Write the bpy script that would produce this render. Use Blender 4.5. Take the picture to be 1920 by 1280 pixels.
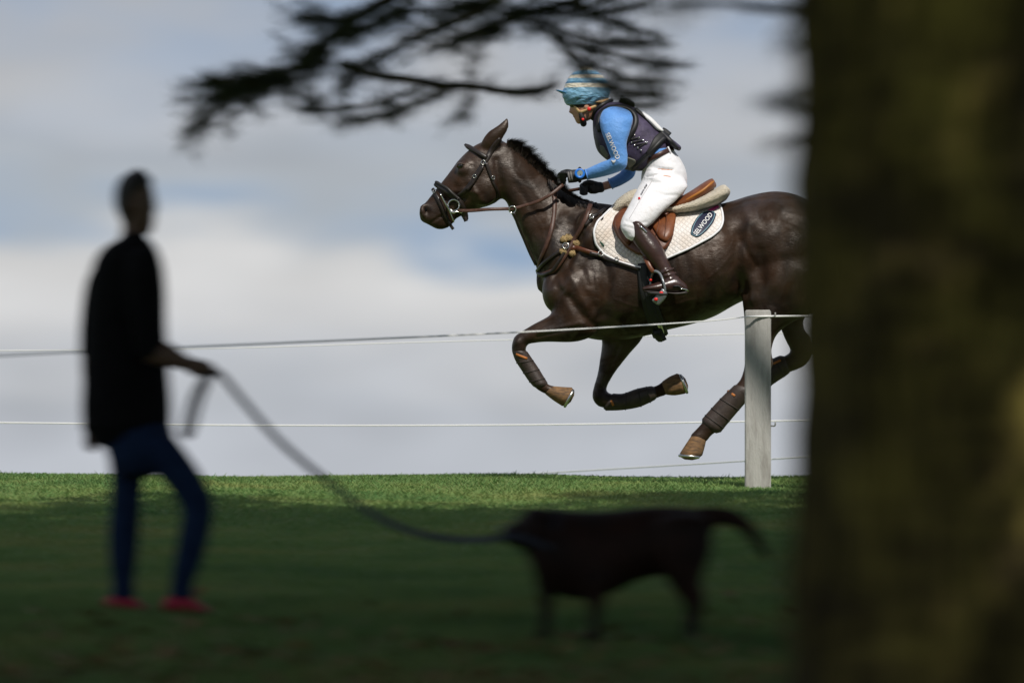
import bpy, math, random
import numpy as np
from mathutils import Vector, Matrix
from mathutils.bvhtree import BVHTree

for o in list(bpy.data.objects):
    bpy.data.objects.remove(o)
scene = bpy.context.scene
col = scene.collection
rng = np.random.default_rng(7)
random.seed(7)

# ---------------------------------------------------------------- camera, sky, sun, exposure
EYE = 1.8            # the photographer's eye above the foot of the slope
F = 14000.0          # focal length in photograph pixels (long telephoto)
HY = 905.0           # eye level in the photograph
HD = 41.0            # distance of the horse
SLOPE = 0.0445       # the meadow rises towards the crest

cam_d = bpy.data.cameras.new('camera')
cam = bpy.data.objects.new('camera', cam_d)
col.objects.link(cam)
cam.location = (0, 0, EYE)
cam.rotation_euler = (math.radians(90), 0, 0)
cam_d.sensor_width = 36
cam_d.lens = F / 1920 * 36
cam_d.shift_y = (HY - 640) / 1920
cam_d.clip_start = 0.5
cam_d.clip_end = 6000
cam_d.dof.use_dof = True
cam_d.dof.focus_distance = HD - 0.3
cam_d.dof.aperture_fstop = 2.5
cam_d.dof.aperture_ratio = 0.4
scene.camera = cam

SUN_AZ = Vector((0.36, -0.93, 0)).normalized()     # horizontal direction towards the sun
SUN_EL = math.radians(50)
SUN = Vector((SUN_AZ.x * math.cos(SUN_EL), SUN_AZ.y * math.cos(SUN_EL), math.sin(SUN_EL)))

sun_d = bpy.data.lights.new('sun', 'SUN')
sun_d.energy = 3.9
sun_d.angle = math.radians(0.5)
sun_d.color = (1.0, 0.95, 0.87)
sun = bpy.data.objects.new('sun', sun_d)
col.objects.link(sun)
sun.rotation_euler = SUN.to_track_quat('Z', 'Y').to_euler()

w = bpy.data.worlds.new('World')
scene.world = w
w.use_nodes = True
nt = w.node_tree
nt.nodes.clear()


def N(tree, kind, **kw):
    n = tree.nodes.new(kind)
    for k, v in kw.items():
        if k == 'ins':
            for kk, vv in v.items():
                n.inputs[kk].default_value = vv
        else:
            setattr(n, k, v)
    return n


def build_sky():
    L = nt.links.new
    out = N(nt, 'ShaderNodeOutputWorld')
    bg = N(nt, 'ShaderNodeBackground', ins={'Strength': 0.1})
    L(bg.outputs[0], out.inputs[0])
    tc = N(nt, 'ShaderNodeTexCoord')
    sky = N(nt, 'ShaderNodeTexSky')
    sky.sky_type = 'NISHITA'
    sky.sun_disc = False
    sky.sun_elevation = SUN_EL
    sky.sun_rotation = math.atan2(SUN_AZ.x, SUN_AZ.y)
    sky.air_density = 1.0
    sky.dust_density = 0.6
    # sample the clear sky a little above the horizon's white glare
    lift = N(nt, 'ShaderNodeVectorMath', operation='ADD', ins={1: (0, 0, 0.22)})
    L(tc.outputs['Generated'], lift.inputs[0])
    L(lift.outputs[0], sky.inputs[0])
    # cloud banks
    mp = N(nt, 'ShaderNodeMapping', ins={'Scale': (22, 22, 75), 'Location': (1.3, 0, 0.4)})
    L(tc.outputs['Generated'], mp.inputs[0])
    n1 = N(nt, 'ShaderNodeTexNoise', ins={'Scale': 1.0, 'Detail': 6.0, 'Roughness': 0.52, 'Distortion': 0.3})
    L(mp.outputs[0], n1.inputs[0])
    sep = N(nt, 'ShaderNodeSeparateXYZ')
    L(tc.outputs['Generated'], sep.inputs[0])
    # elevation, wobbled by the noise, drives the layered banks
    nz = N(nt, 'ShaderNodeMath', operation='MULTIPLY_ADD', ins={1: 0.026, 2: -0.013})
    L(n1.outputs[0], nz.inputs[0])
    ez = N(nt, 'ShaderNodeMath', operation='ADD')
    L(sep.outputs[2], ez.inputs[0])
    L(nz.outputs[0], ez.inputs[1])
    tx = N(nt, 'ShaderNodeMath', operation='MULTIPLY', ins={1: 0.04})
    L(sep.outputs[0], tx.inputs[0])
    ez2 = N(nt, 'ShaderNodeMath', operation='ADD')
    L(ez.outputs[0], ez2.inputs[0])
    L(tx.outputs[0], ez2.inputs[1])
    mr = N(nt, 'ShaderNodeMapRange', ins={1: 0.0, 2: 0.08, 3: 0.0, 4: 1.0})
    L(ez2.outputs[0], mr.inputs[0])
    ramp = N(nt, 'ShaderNodeValToRGB')
    cr = ramp.color_ramp
    stops = [(0.0, (4.65, 4.9, 5.35)), (0.13, (4.55, 4.8, 5.2)), (0.25, (5.65, 5.7, 5.8)), (0.36, (6.0, 6.0, 6.0)),
             (0.42, (4.3, 4.65, 5.0)), (0.52, (3.9, 4.2, 4.6)), (0.62, (5.0, 5.05, 5.15)), (0.74, (4.5, 4.6, 4.8)),
             (0.86, (4.2, 4.4, 4.75)), (1.0, (4.7, 4.8, 5.0))]
    while len(cr.elements) < len(stops):
        cr.elements.new(0.5)
    for e, (p, c) in zip(cr.elements, stops):
        e.position = p
        e.color = (c[0] / 6, c[1] / 6, c[2] / 6, 1)
    L(mr.outputs[0], ramp.inputs[0])
    sc = N(nt, 'ShaderNodeVectorMath', operation='SCALE', ins={'Scale': 6.6})
    L(ramp.outputs[0], sc.inputs[0])
    # fine cloud modelling
    mp2 = N(nt, 'ShaderNodeMapping', ins={'Scale': (30, 30, 62), 'Location': (4.1, 2, 0.9)})
    L(tc.outputs['Generated'], mp2.inputs[0])
    n2 = N(nt, 'ShaderNodeTexNoise', ins={'Scale': 1.0, 'Detail': 7.0, 'Roughness': 0.55})
    L(mp2.outputs[0], n2.inputs[0])
    m2 = N(nt, 'ShaderNodeMapRange', ins={1: 0.3, 2: 0.7, 3: 0.84, 4: 1.12})
    L(n2.outputs[0], m2.inputs[0])
    sc2 = N(nt, 'ShaderNodeVectorMath', operation='SCALE')
    L(sc.outputs[0], sc2.inputs[0])
    L(m2.outputs[0], sc2.inputs['Scale'])
    # clear gaps: a strip above the low bank, and broken gaps all over the sky higher up
    g = N(nt, 'ShaderNodeValToRGB')
    ge = g.color_ramp
    for e, (p, v) in zip([ge.elements[0], ge.elements[1], ge.elements.new(0.5), ge.elements.new(0.5), ge.elements.new(0.5)],
                         [(0.0, 0), (1.0, 0.25), (0.375, 0.0), (0.415, 0.9), (0.475, 0.05)]):
        e.position = p
        e.color = (v, v, v, 1)
    L(mr.outputs[0], g.inputs[0])
    m3 = N(nt, 'ShaderNodeMapRange', ins={1: 0.40, 2: 0.62, 3: 0.15, 4: 1.0})
    L(n2.outputs[0], m3.inputs[0])
    gm = N(nt, 'ShaderNodeMath', operation='MULTIPLY')
    L(g.outputs[0], gm.inputs[0])
    L(m3.outputs[0], gm.inputs[1])
    mix = N(nt, 'ShaderNodeMix', data_type='RGBA')
    L(gm.outputs[0], mix.inputs[0])
    L(sc2.outputs[0], mix.inputs[6])
    L(sky.outputs[0], mix.inputs[7])
    L(mix.outputs[2], bg.inputs[0])


build_sky()
scene.render.engine = 'CYCLES'
scene.cycles.use_denoising = True
scene.cycles.max_bounces = 6
scene.cycles.transparent_max_bounces = 4
scene.view_settings.view_transform = 'Standard'
scene.view_settings.look = 'None'
scene.view_settings.exposure = 0.0
scene.view_settings.gamma = 1.0
scene.view_settings.use_curve_mapping = False


# ---------------------------------------------------------------- helpers
def P(px, py, Y=HD):
    """point at distance Y that shows at photograph pixel (px, py)"""
    return np.array([(px - 960.0) * Y / F, Y, EYE - (py - HY) * Y / F])


def ground_z(x, y):
    y = np.asarray(y, float)
    x = np.asarray(x, float)
    z = SLOPE * y
    # crest: roll over from y = 40.4
    t = np.maximum(y - 40.4, 0)
    z = np.where(y > 40.4, SLOPE * y - 0.016 * t * t, z)
    z = np.where(y > 46.0, SLOPE * 46.0 - 0.016 * 5.6 ** 2 - 0.1347 * (y - 46.0), z)
    z = np.maximum(z, -4.0)
    z = np.where(y < 0, SLOPE * y * np.exp(y / 30.0), z)
    z = z + 0.012 * np.sin(x * 0.9 + 0.6) * np.cos(y * 0.55 + 0.3) + 0.009 * np.sin(x * 2.3 + y * 1.1)
    return z


MATS = {}


def mat(name, color, rough=0.6, spec=0.5, noise=None, bump=None, metal=0.0, sheen=0.0, coat=0.0, mapscale=(1, 1, 1), color2=None, nscale=None, ramp=(0.35, 0.65), subsurf=0.0):
    """principled material with object-space noise for colour variation and relief"""
    if name in MATS:
        return MATS[name]
    m = bpy.data.materials.new(name)
    m.use_nodes = True
    t = m.node_tree
    L = t.links.new
    b = t.nodes['Principled BSDF']
    b.inputs['Base Color'].default_value = (*color, 1)
    b.inputs['Roughness'].default_value = rough
    b.inputs['Specular IOR Level'].default_value = spec
    b.inputs['Metallic'].default_value = metal
    if sheen:
        b.inputs['Sheen Weight'].default_value = sheen
        b.inputs['Sheen Roughness'].default_value = 0.4
    if coat:
        b.inputs['Coat Weight'].default_value = coat
        b.inputs['Coat Roughness'].default_value = 0.25
    if subsurf:
        b.inputs['Subsurface Weight'].default_value = subsurf
        b.inputs['Subsurface Radius'].default_value = (0.02, 0.008, 0.004)
    tc = t.nodes.new('ShaderNodeTexCoord')
    mp = t.nodes.new('ShaderNodeMapping')
    mp.inputs['Scale'].default_value = mapscale
    L(tc.outputs['Object'], mp.inputs[0])
    if color2 is not None:
        n = N(t, 'ShaderNodeTexNoise', ins={'Scale': nscale or 6.0, 'Detail': 5.0, 'Roughness': 0.6})
        L(mp.outputs[0], n.inputs[0])
        r = N(t, 'ShaderNodeValToRGB')
        r.color_ramp.elements[0].position = ramp[0]
        r.color_ramp.elements[1].position = ramp[1]
        r.color_ramp.elements[0].color = (*color, 1)
        r.color_ramp.elements[1].color = (*color2, 1)
        L(n.outputs[0], r.inputs[0])
        L(r.outputs[0], b.inputs['Base Color'])
    if bump:
        sc, st, dist = bump
        n = N(t, 'ShaderNodeTexNoise', ins={'Scale': sc, 'Detail': 4.0, 'Roughness': 0.6})
        L(mp.outputs[0], n.inputs[0])
        bp = N(t, 'ShaderNodeBump', ins={'Strength': st, 'Distance': dist})
        L(n.outputs[0], bp.inputs['Height'])
        L(bp.outputs[0], b.inputs['Normal'])
    MATS[name] = m
    return m


def tag(o, label=None, cat=None, group=None, kind=None):
    if label:
        o['label'] = label
    if cat:
        o['category'] = cat
    if group:
        o['group'] = group
    if kind:
        o['kind'] = kind
    return o


def empty(name, loc=(0, 0, 0)):
    o = bpy.data.objects.new(name, None)
    o.location = loc
    o.empty_display_size = 0.1
    col.objects.link(o)
    return o


def adopt(o, parent):
    """parent keeping the world-space mesh data: parents here sit unrotated"""
    if parent is not None:
        o.parent = parent
        p = parent
        off = Vector((0, 0, 0))
        while p is not None:
            off += p.location
            p = p.parent
        o.location = -off if True else o.location
    return o


def link_mesh(name, me, material=None, parent=None, smooth=True):
    o = bpy.data.objects.new(name, me)
    col.objects.link(o)
    if material is not None:
        me.materials.clear()
        me.materials.append(material)
    if smooth:
        me.polygons.foreach_set('use_smooth', np.ones(len(me.polygons), bool))
    adopt(o, parent)
    return o


def mk(name, V, Fc, material=None, parent=None, smooth=True):
    me = bpy.data.meshes.new(name)
    me.from_pydata([tuple(v) for v in V], [], [tuple(f) for f in Fc])
    me.update()
    return link_mesh(name, me, material, parent, smooth)


def quads_mesh(name, V, nper, material, parent=None, smooth=False):
    """V: (n*nper,3) verts, each consecutive nper verts one face"""
    V = np.asarray(V, np.float32).reshape(-1, 3)
    nf = len(V) // nper
    me = bpy.data.meshes.new(name)
    me.vertices.add(len(V))
    me.vertices.foreach_set('co', V.ravel())
    me.loops.add(len(V))
    me.loops.foreach_set('vertex_index', np.arange(len(V), dtype=np.int32))
    me.polygons.add(nf)
    me.polygons.foreach_set('loop_start', np.arange(0, len(V), nper, dtype=np.int32))
    me.polygons.foreach_set('loop_total', np.full(nf, nper, np.int32))
    me.update(calc_edges=True)
    return link_mesh(name, me, material, parent, smooth)


def cr_spline(A, m):
    """Catmull-Rom through rows of A, m samples per span"""
    A = np.asarray(A, float)
    n = len(A)
    if n < 3:
        t = np.linspace(0, 1, m + 1)[:, None]
        return A[0] * (1 - t) + A[-1] * t
    Pd = np.vstack([2 * A[0] - A[1], A, 2 * A[-1] - A[-2]])
    out = []
    for i in range(n - 1):
        p0, p1, p2, p3 = Pd[i:i + 4]
        for k in range(m):
            t = k / m
            out.append(0.5 * ((2 * p1) + (p2 - p0) * t + (2 * p0 - 5 * p1 + 4 * p2 - p3) * t * t + (-p0 + 3 * p1 - 3 * p2 + p3) * t ** 3))
    out.append(A[-1])
    return np.array(out)


def loft(secs, Y=HD, n=22, m=4, grow=0.0, square=0.0):
    """secs: (ax,ay, bx,by, dy, w[,k]) edge pairs in photograph pixels, dy = offset in depth, w = half width in depth (m).
    k > 0 narrows the section towards its A edge. Returns verts, faces of a closed tube."""
    S = np.array([list(s) + [0.0] * (7 - len(s)) for s in secs], float)
    S = cr_spline(S, m)
    A = np.array([P(s[0], s[1], Y + s[4]) for s in S])
    B = np.array([P(s[2], s[3], Y + s[4]) for s in S])
    C = (A + B) / 2
    H = (A - B) / 2
    r = np.linalg.norm(H, axis=1, keepdims=True)
    U = H / np.maximum(r, 1e-6)
    r = r + grow
    wd = np.maximum(S[:, 5:6], 0.002) + grow
    th = np.linspace(0, 2 * np.pi, n, endpoint=False)
    c, s_ = np.cos(th), np.sin(th)
    if square:
        e = 1 - square
        c = np.sign(c) * np.abs(c) ** e
        s_ = np.sign(s_) * np.abs(s_) ** e
    # append rounded end caps
    d0 = C[0] - C[1]
    d0 /= max(np.linalg.norm(d0), 1e-6)
    d1 = C[-1] - C[-2]
    d1 /= max(np.linalg.norm(d1), 1e-6)
    rings = []

    def ring(cen, u, rr, ww, k):
        kk = 1 - k * c
        return cen[None] + u[None] * (rr * c)[:, None] + np.outer(ww * s_ * kk, np.array([0, 1.0, 0]))
    cap0 = min(float(r[0, 0]), float(wd[0, 0])) * 0.6
    cap1 = min(float(r[-1, 0]), float(wd[-1, 0])) * 0.6
    for a in (70, 40):
        q = math.radians(a)
        rings.append(ring(C[0] + d0 * cap0 * math.sin(q), U[0], r[0, 0] * math.cos(q), wd[0, 0] * math.cos(q), S[0, 6]))
    for i in range(len(C)):
        rings.append(ring(C[i], U[i], r[i, 0], wd[i, 0], S[i, 6]))
    for a in (40, 70):
        q = math.radians(a)
        rings.append(ring(C[-1] + d1 * cap1 * math.sin(q), U[-1], r[-1, 0] * math.cos(q), wd[-1, 0] * math.cos(q), S[-1, 6]))
    V = np.vstack(rings)
    Fc = []
    nr = len(rings)
    for i in range(nr - 1):
        for j in range(n):
            Fc.append((i * n + j, i * n + (j + 1) % n, (i + 1) * n + (j + 1) % n, (i + 1) * n + j))
    Fc.append(tuple(range(n - 1, -1, -1)))
    Fc.append(tuple((nr - 1) * n + j for j in range(n)))
    return V, Fc


def tube(pts, rad, n=10, m=4, flat=1.0):
    """round tube along 3D points; rad scalar or per point"""
    pts = np.asarray(pts, float)
    rad = np.broadcast_to(np.asarray(rad, float), (len(pts),))
    A = cr_spline(np.column_stack([pts, rad]), m)
    C, R = A[:, :3], np.maximum(A[:, 3], 0.0008)
    T = np.gradient(C, axis=0)
    T /= np.maximum(np.linalg.norm(T, axis=1, keepdims=True), 1e-9)
    ref = np.array([0, 1.0, 0]) if abs(T[:, 1]).mean() < 0.7 else np.array([0, 0, 1.0])
    th = np.linspace(0, 2 * np.pi, n, endpoint=False)
    V = []
    for i in range(len(C)):
        u = np.cross(T[i], ref)
        u /= max(np.linalg.norm(u), 1e-9)
        v = np.cross(u, T[i])
        V.append(C[i] + R[i] * (np.outer(np.cos(th), u) + flat * np.outer(np.sin(th), v)))
    nr = len(V)
    V = np.vstack(V)
    Fc = []
    for i in range(nr - 1):
        for j in range(n):
            Fc.append((i * n + j, i * n + (j + 1) % n, (i + 1) * n + (j + 1) % n, (i + 1) * n + j))
    Fc.append(tuple(range(n - 1, -1, -1)))
    Fc.append(tuple((nr - 1) * n + j for j in range(n)))
    return V, Fc


def ball(c, r, n=12):
    """ellipsoid r=(rx,ry,rz) at c"""
    V, Fc = [], []
    r = np.broadcast_to(np.asarray(r, float), (3,))
    for i in range(n + 1):
        ph = math.pi * i / n
        for j in range(2 * n):
            t = math.pi * j / n
            V.append((c[0] + r[0] * math.sin(ph) * math.cos(t), c[1] + r[1] * math.sin(ph) * math.sin(t), c[2] + r[2] * math.cos(ph)))
    k = 2 * n
    for i in range(n):
        for j in range(k):
            Fc.append((i * k + j, (i + 1) * k + j, (i + 1) * k + (j + 1) % k, i * k + (j + 1) % k))
    return np.array(V), Fc


def join(*parts):
    V, Fc, off = [], [], 0
    for v, f in parts:
        V.append(np.asarray(v))
        Fc += [tuple(i + off for i in ff) for ff in f]
        off += len(v)
    return np.vstack(V), Fc


def mirror_y(part, Y=HD):
    v, f = part
    v = np.array(v, float).copy()
    v[:, 1] = 2 * Y - v[:, 1]
    return v, [tuple(reversed(ff)) for ff in f]


def fuse(name, parts, voxel, smooth_it, material, parent=None, factor=0.5):
    """voxel-fuse closed shapes into one continuous skin"""
    V, Fc = join(*parts)
    me = bpy.data.meshes.new(name + '_raw')
    me.from_pydata([tuple(v) for v in V], [], Fc)
    o = bpy.data.objects.new(name + '_raw', me)
    col.objects.link(o)
    md = o.modifiers.new('r', 'REMESH')
    md.mode = 'VOXEL'
    md.voxel_size = voxel
    if smooth_it:
        ms = o.modifiers.new('s', 'SMOOTH')
        ms.factor = factor
        ms.iterations = smooth_it
    dg = bpy.context.evaluated_depsgraph_get()
    res = bpy.data.meshes.new_from_object(o.evaluated_get(dg))
    bpy.data.objects.remove(o)
    bpy.data.meshes.remove(me)
    res.name = name
    return link_mesh(name, res, material, parent)


def mesh_arrays(me):
    n = len(me.vertices)
    co = np.zeros(n * 3)
    me.vertices.foreach_get('co', co)
    no = np.zeros(n * 3)
    me.vertex_normals.foreach_get('vector', no)
    return co.reshape(-1, 3), no.reshape(-1, 3)


def bvh_of(*objs):
    V, Fc, off = [], [], 0
    for o in objs:
        p = Vector((0, 0, 0))
        q = o
        while q is not None:
            p = p + q.location
            q = q.parent
        V += [v.co + p for v in o.data.vertices]
        Fc += [tuple(i + off for i in f.vertices) for f in o.data.polygons]
        off = len(V)
    return BVHTree.FromPolygons(V, Fc)


CAMV = Vector((0, 0, EYE))


def cast(bvh, px, py):
    d = Vector(P(px, py, 1.0)) - CAMV
    d.normalize()
    h = bvh.ray_cast(CAMV, d)
    return h[0], h[1]


def cast_line(bvh, pts, lift, step=4.0):
    """project a pixel polyline on a surface; returns points, normals"""
    pts = np.asarray(pts, float)
    L = np.r_[0, np.cumsum(np.linalg.norm(np.diff(pts, axis=0), axis=1))]
    S = cr_spline(np.column_stack([pts]), 12)
    Ls = np.r_[0, np.cumsum(np.linalg.norm(np.diff(S, axis=0), axis=1))]
    k = max(int(Ls[-1] / step), 2)
    q = np.linspace(0, Ls[-1], k + 1)
    S = np.column_stack([np.interp(q, Ls, S[:, 0]), np.interp(q, Ls, S[:, 1])])
    Ys, Ns = [], []
    for x, y in S:
        p, nrm = cast(bvh, x, y)
        if p is None:
            Ys.append(np.nan)
            Ns.append((np.nan,) * 3)
        else:
            Ys.append(p.y)
            Ns.append(tuple(nrm))
    Ys = np.array(Ys)
    Ns = np.array(Ns, float)
    ok = ~np.isnan(Ys)
    idx = np.arange(len(Ys))
    if not ok.any():
        Ys[:] = HD
        Ns[:] = (0, -1, 0)
    else:
        Ys = np.interp(idx, idx[ok], Ys[ok])
        Ns = np.column_stack([np.interp(idx, idx[ok], Ns[ok][:, i]) for i in range(3)])
    for _ in range(2):
        Ys[1:-1] = (Ys[:-2] + 2 * Ys[1:-1] + Ys[2:]) / 4
        Ns[1:-1] = (Ns[:-2] + Ns[1:-1] + Ns[2:]) / 3
    Ns /= np.maximum(np.linalg.norm(Ns, axis=1, keepdims=True), 1e-6)
    C = np.array([P(x, y, Y) for (x, y), Y in zip(S, Ys)]) + Ns * lift
    return C, Ns


def ribbon(C, Nn, width, thick):
    """flat leather strap with rounded section along C, Nn surface normals"""
    T = np.gradient(C, axis=0)
    T /= np.maximum(np.linalg.norm(T, axis=1, keepdims=True), 1e-9)
    W = np.cross(T, Nn)
    W /= np.maximum(np.linalg.norm(W, axis=1, keepdims=True), 1e-9)
    prof = [(-1, -0.5), (-1, 0.3), (-0.75, 1), (0.75, 1), (1, 0.3), (1, -0.5)]
    n = len(prof)
    V = []
    for i in range(len(C)):
        for a, b in prof:
            V.append(C[i] + W[i] * a * width / 2 + Nn[i] * b * thick)
    Fc = []
    for i in range(len(C) - 1):
        for j in range(n):
            Fc.append((i * n + j, i * n + (j + 1) % n, (i + 1) * n + (j + 1) % n, (i + 1) * n + j))
    Fc.append(tuple(range(n - 1, -1, -1)))
    Fc.append(tuple((len(C) - 1) * n + j for j in range(n)))
    return np.array(V), Fc


def strap(name, bvh, pts, width, thick, material, parent, lift=0.004, both=True):
    C, Nn = cast_line(bvh, pts, lift)
    p = ribbon(C, Nn, width, thick)
    if both:
        mk(name, *mirror_y(p), material, parent)
    return mk(name, *p, material, parent)


def both_sides(name, p, material, parent):
    mk(name, *mirror_y(p), material, parent)
    return mk(name, *p, material, parent)


def cast_y(bvh, x, y, dirs=((0, 1), (0, -1))):
    p, nrm = cast(bvh, x, y)
    k = 0
    while p is None and k < 30:
        k += 1
        p, nrm = cast(bvh, x, y + 2.0 * k)
    if p is None:
        return HD, Vector((0, -1, 0))
    return p.y, nrm


def patch(bvh, outline, lift, thick, nr=9, nb=72, smooth=3, puff=0.0):
    """a sheet lying on a surface, its outline traced in pixels (star-shaped about its centroid)"""
    O = np.asarray(outline, float)
    O = np.vstack([O, O[:1]])
    S = []
    seg = np.linalg.norm(np.diff(O, axis=0), axis=1)
    Ls = np.r_[0, np.cumsum(seg)]
    q = np.linspace(0, Ls[-1], nb, endpoint=False)
    S = np.column_stack([np.interp(q, Ls, O[:, 0]), np.interp(q, Ls, O[:, 1])])
    for _ in range(2):
        S = (np.roll(S, 1, 0) + 4 * S + np.roll(S, -1, 0)) / 6
    c = S.mean(0)
    grid = [np.array([c])] + [c + (S - c) * (i / nr) for i in range(1, nr + 1)]
    px = np.vstack(grid)
    Y = np.array([cast_y(bvh, x, y)[0] for x, y in px])
    # smooth depth over the rings
    Yr = Y[1:].reshape(nr, nb)
    for _ in range(smooth):
        Yp = np.vstack([np.full((1, nb), Y[0]), Yr, Yr[-1:]])
        Yr = (np.roll(Yr, 1, 1) + np.roll(Yr, -1, 1) + 2 * Yr + Yp[:-2] + Yp[2:]) / 6
    Y = np.r_[Y[0], Yr.ravel()]
    Y[0] = Yr[0].mean()
    top = np.array([P(x, y, yy - lift) for (x, y), yy in zip(px, Y)])
    if puff:
        rr = np.r_[0, np.repeat(np.arange(1, nr + 1) / nr, nb)]
        top[:, 1] -= puff * (1 - rr ** 4)
    bot = np.array([P(x, y, yy - lift + thick) for (x, y), yy in zip(px, Y)])
    V = np.vstack([top, bot])
    nv = len(top)
    Fc = []
    for j in range(nb):
        Fc.append((0, 1 + j, 1 + (j + 1) % nb))
        Fc.append((nv, nv + 1 + (j + 1) % nb, nv + 1 + j))
    for i in range(nr - 1):
        for j in range(nb):
            a, b = 1 + i * nb + j, 1 + i * nb + (j + 1) % nb
            Fc.append((a, a + nb, b + nb, b))
            Fc.append((nv + a, nv + b, nv + b + nb, nv + a + nb))
    e = 1 + (nr - 1) * nb
    for j in range(nb):
        a, b = e + j, e + (j + 1) % nb
        Fc.append((a, nv + a, nv + b, b))
    edge = top[e:e + nb]
    return (V, Fc), edge


def print_text(name, bvh, body, px, py, ang, size_px, material, parent, lift=0.002, Y=HD, stretch=1.0, bold=0.0):
    """lettering printed on a surface: built-in font, projected along the view of the surface"""
    cu = bpy.data.curves.new('t', 'FONT')
    cu.body = body
    cu.align_x = 'CENTER'
    cu.align_y = 'CENTER'
    cu.size = 1.0
    cu.offset = bold
    cu.resolution_u = 3
    o = bpy.data.objects.new('t', cu)
    col.objects.link(o)
    dg = bpy.context.evaluated_depsgraph_get()
    me = bpy.data.meshes.new_from_object(o.evaluated_get(dg))
    bpy.data.objects.remove(o)
    a = math.radians(ang)
    for v in me.vertices:
        u, t = v.co.x * size_px * stretch, v.co.y * size_px
        x = px + u * math.cos(a) - t * math.sin(a)
        y = py - (u * math.sin(a) + t * math.cos(a))
        yy, _ = cast_y(bvh, x, y)
        v.co = Vector(P(x, y, yy - lift))
    return link_mesh(name, me, material, parent, smooth=False)


def obj_root(name, label, cat, loc, group=None):
    return tag(empty(name, loc), label, cat, group)


# ---------------------------------------------------------------- materials
def coat_material():
    m = bpy.data.materials.new('horse_coat')
    m.use_nodes = True
    t = m.node_tree
    L = t.links.new
    b = t.nodes['Principled BSDF']
    b.inputs['Roughness'].default_value = 0.4
    b.inputs['Specular IOR Level'].default_value = 0.55
    b.inputs['Specular Tint'].default_value = (1.0, 0.92, 0.86, 1)
    b.inputs['Sheen Weight'].default_value = 0.06
    b.inputs['Sheen Roughness'].default_value = 0.35
    b.inputs['Sheen Tint'].default_value = (0.9, 0.75, 0.6, 1)
    tc = N(t, 'ShaderNodeTexCoord')
    n = N(t, 'ShaderNodeTexNoise', ins={'Scale': 5.0, 'Detail': 5.0, 'Roughness': 0.55, 'Distortion': 0.6})
    L(tc.outputs['Object'], n.inputs[0])
    r = N(t, 'ShaderNodeValToRGB')
    r.color_ramp.elements[0].position = 0.32
    r.color_ramp.elements[1].position = 0.70
    r.color_ramp.elements[0].color = (0.0080, 0.0041, 0.0024, 1)
    r.color_ramp.elements[1].color = (0.043, 0.0205, 0.0098, 1)
    L(n.outputs[0], r.inputs[0])
    L(r.outputs[0], b.inputs['Base Color'])
    # hair lie: short strokes, and broader muscle/vein relief
    mp = N(t, 'ShaderNodeMapping', ins={'Scale': (30, 30, 85), 'Rotation': (0, 0.9, 0)})
    L(tc.outputs['Object'], mp.inputs[0])
    n2 = N(t, 'ShaderNodeTexNoise', ins={'Scale': 1.0, 'Detail': 5.0, 'Roughness': 0.7, 'Distortion': 1.2})
    L(mp.outputs[0], n2.inputs[0])
    n3 = N(t, 'ShaderNodeTexNoise', ins={'Scale': 9.0, 'Detail': 3.0, 'Roughness': 0.5, 'Distortion': 0.8})
    L(tc.outputs['Object'], n3.inputs[0])
    b1 = N(t, 'ShaderNodeBump', ins={'Strength': 0.42, 'Distance': 0.006})
    L(n2.outputs[0], b1.inputs['Height'])
    b2 = N(t, 'ShaderNodeBump', ins={'Strength': 0.13, 'Distance': 0.035})
    L(n3.outputs[0], b2.inputs['Height'])
    L(b1.outputs[0], b2.inputs['Normal'])
    L(b2.outputs[0], b.inputs['Normal'])
    # dry, dull hair and damp, shining hair in patches
    n4 = N(t, 'ShaderNodeTexNoise', ins={'Scale': 6.5, 'Detail': 5.0, 'Roughness': 0.55, 'Distortion': 0.9})
    L(tc.outputs['Object'], n4.inputs[0])
    sl = N(t, 'ShaderNodeMapRange', ins={1: 0.38, 2: 0.62, 3: 0.16, 4: 0.70})
    L(n4.outputs[0], sl.inputs[0])
    L(sl.outputs[0], b.inputs['Specular IOR Level'])
    rr = N(t, 'ShaderNodeMapRange', ins={1: 0.38, 2: 0.62, 3: 0.60, 4: 0.38})
    L(n4.outputs[0], rr.inputs[0])
    L(rr.outputs[0], b.inputs['Roughness'])
    return m


M_COAT = coat_material()
M_HAIR = mat('horse_hair', (0.012, 0.009, 0.007), 0.45, 0.5, color2=(0.035, 0.024, 0.017), nscale=40)
M_HOOF = mat('hoof_horn', (0.085, 0.05, 0.027), 0.8, color2=(0.25, 0.135, 0.055), nscale=30, mapscale=(1, 1, 4), bump=(60, 0.3, 0.004))
M_SHOE = mat('shoe_steel', (0.62, 0.62, 0.6), 0.3, metal=1.0)
M_LEGBOOT = mat('boot_neoprene', (0.030, 0.020, 0.016), 0.55, color2=(0.055, 0.038, 0.031), nscale=25, bump=(80, 0.4, 0.004))
M_ORANGE = mat('orange_lining', (0.45, 0.15, 0.03), 0.6)
M_EYE = mat('eye_gloss', (0.004, 0.003, 0.003), 0.05, 0.8, coat=1.0)
M_BLACKLEATHER = mat('bridle_leather', (0.012, 0.009, 0.008), 0.36, 0.5, color2=(0.026, 0.018, 0.014), nscale=60, bump=(120, 0.25, 0.002))
M_REIN = mat('rein_leather', (0.05, 0.02, 0.012), 0.5, color2=(0.095, 0.042, 0.026), nscale=50, bump=(120, 0.3, 0.002))
M_STEEL = mat('polished_steel', (0.75, 0.74, 0.7), 0.16, metal=1.0)
M_SADDLE = mat('saddle_leather', (0.12, 0.036, 0.012), 0.42, 0.45, color2=(0.20, 0.064, 0.02), nscale=14, bump=(90, 0.2, 0.003))
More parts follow.
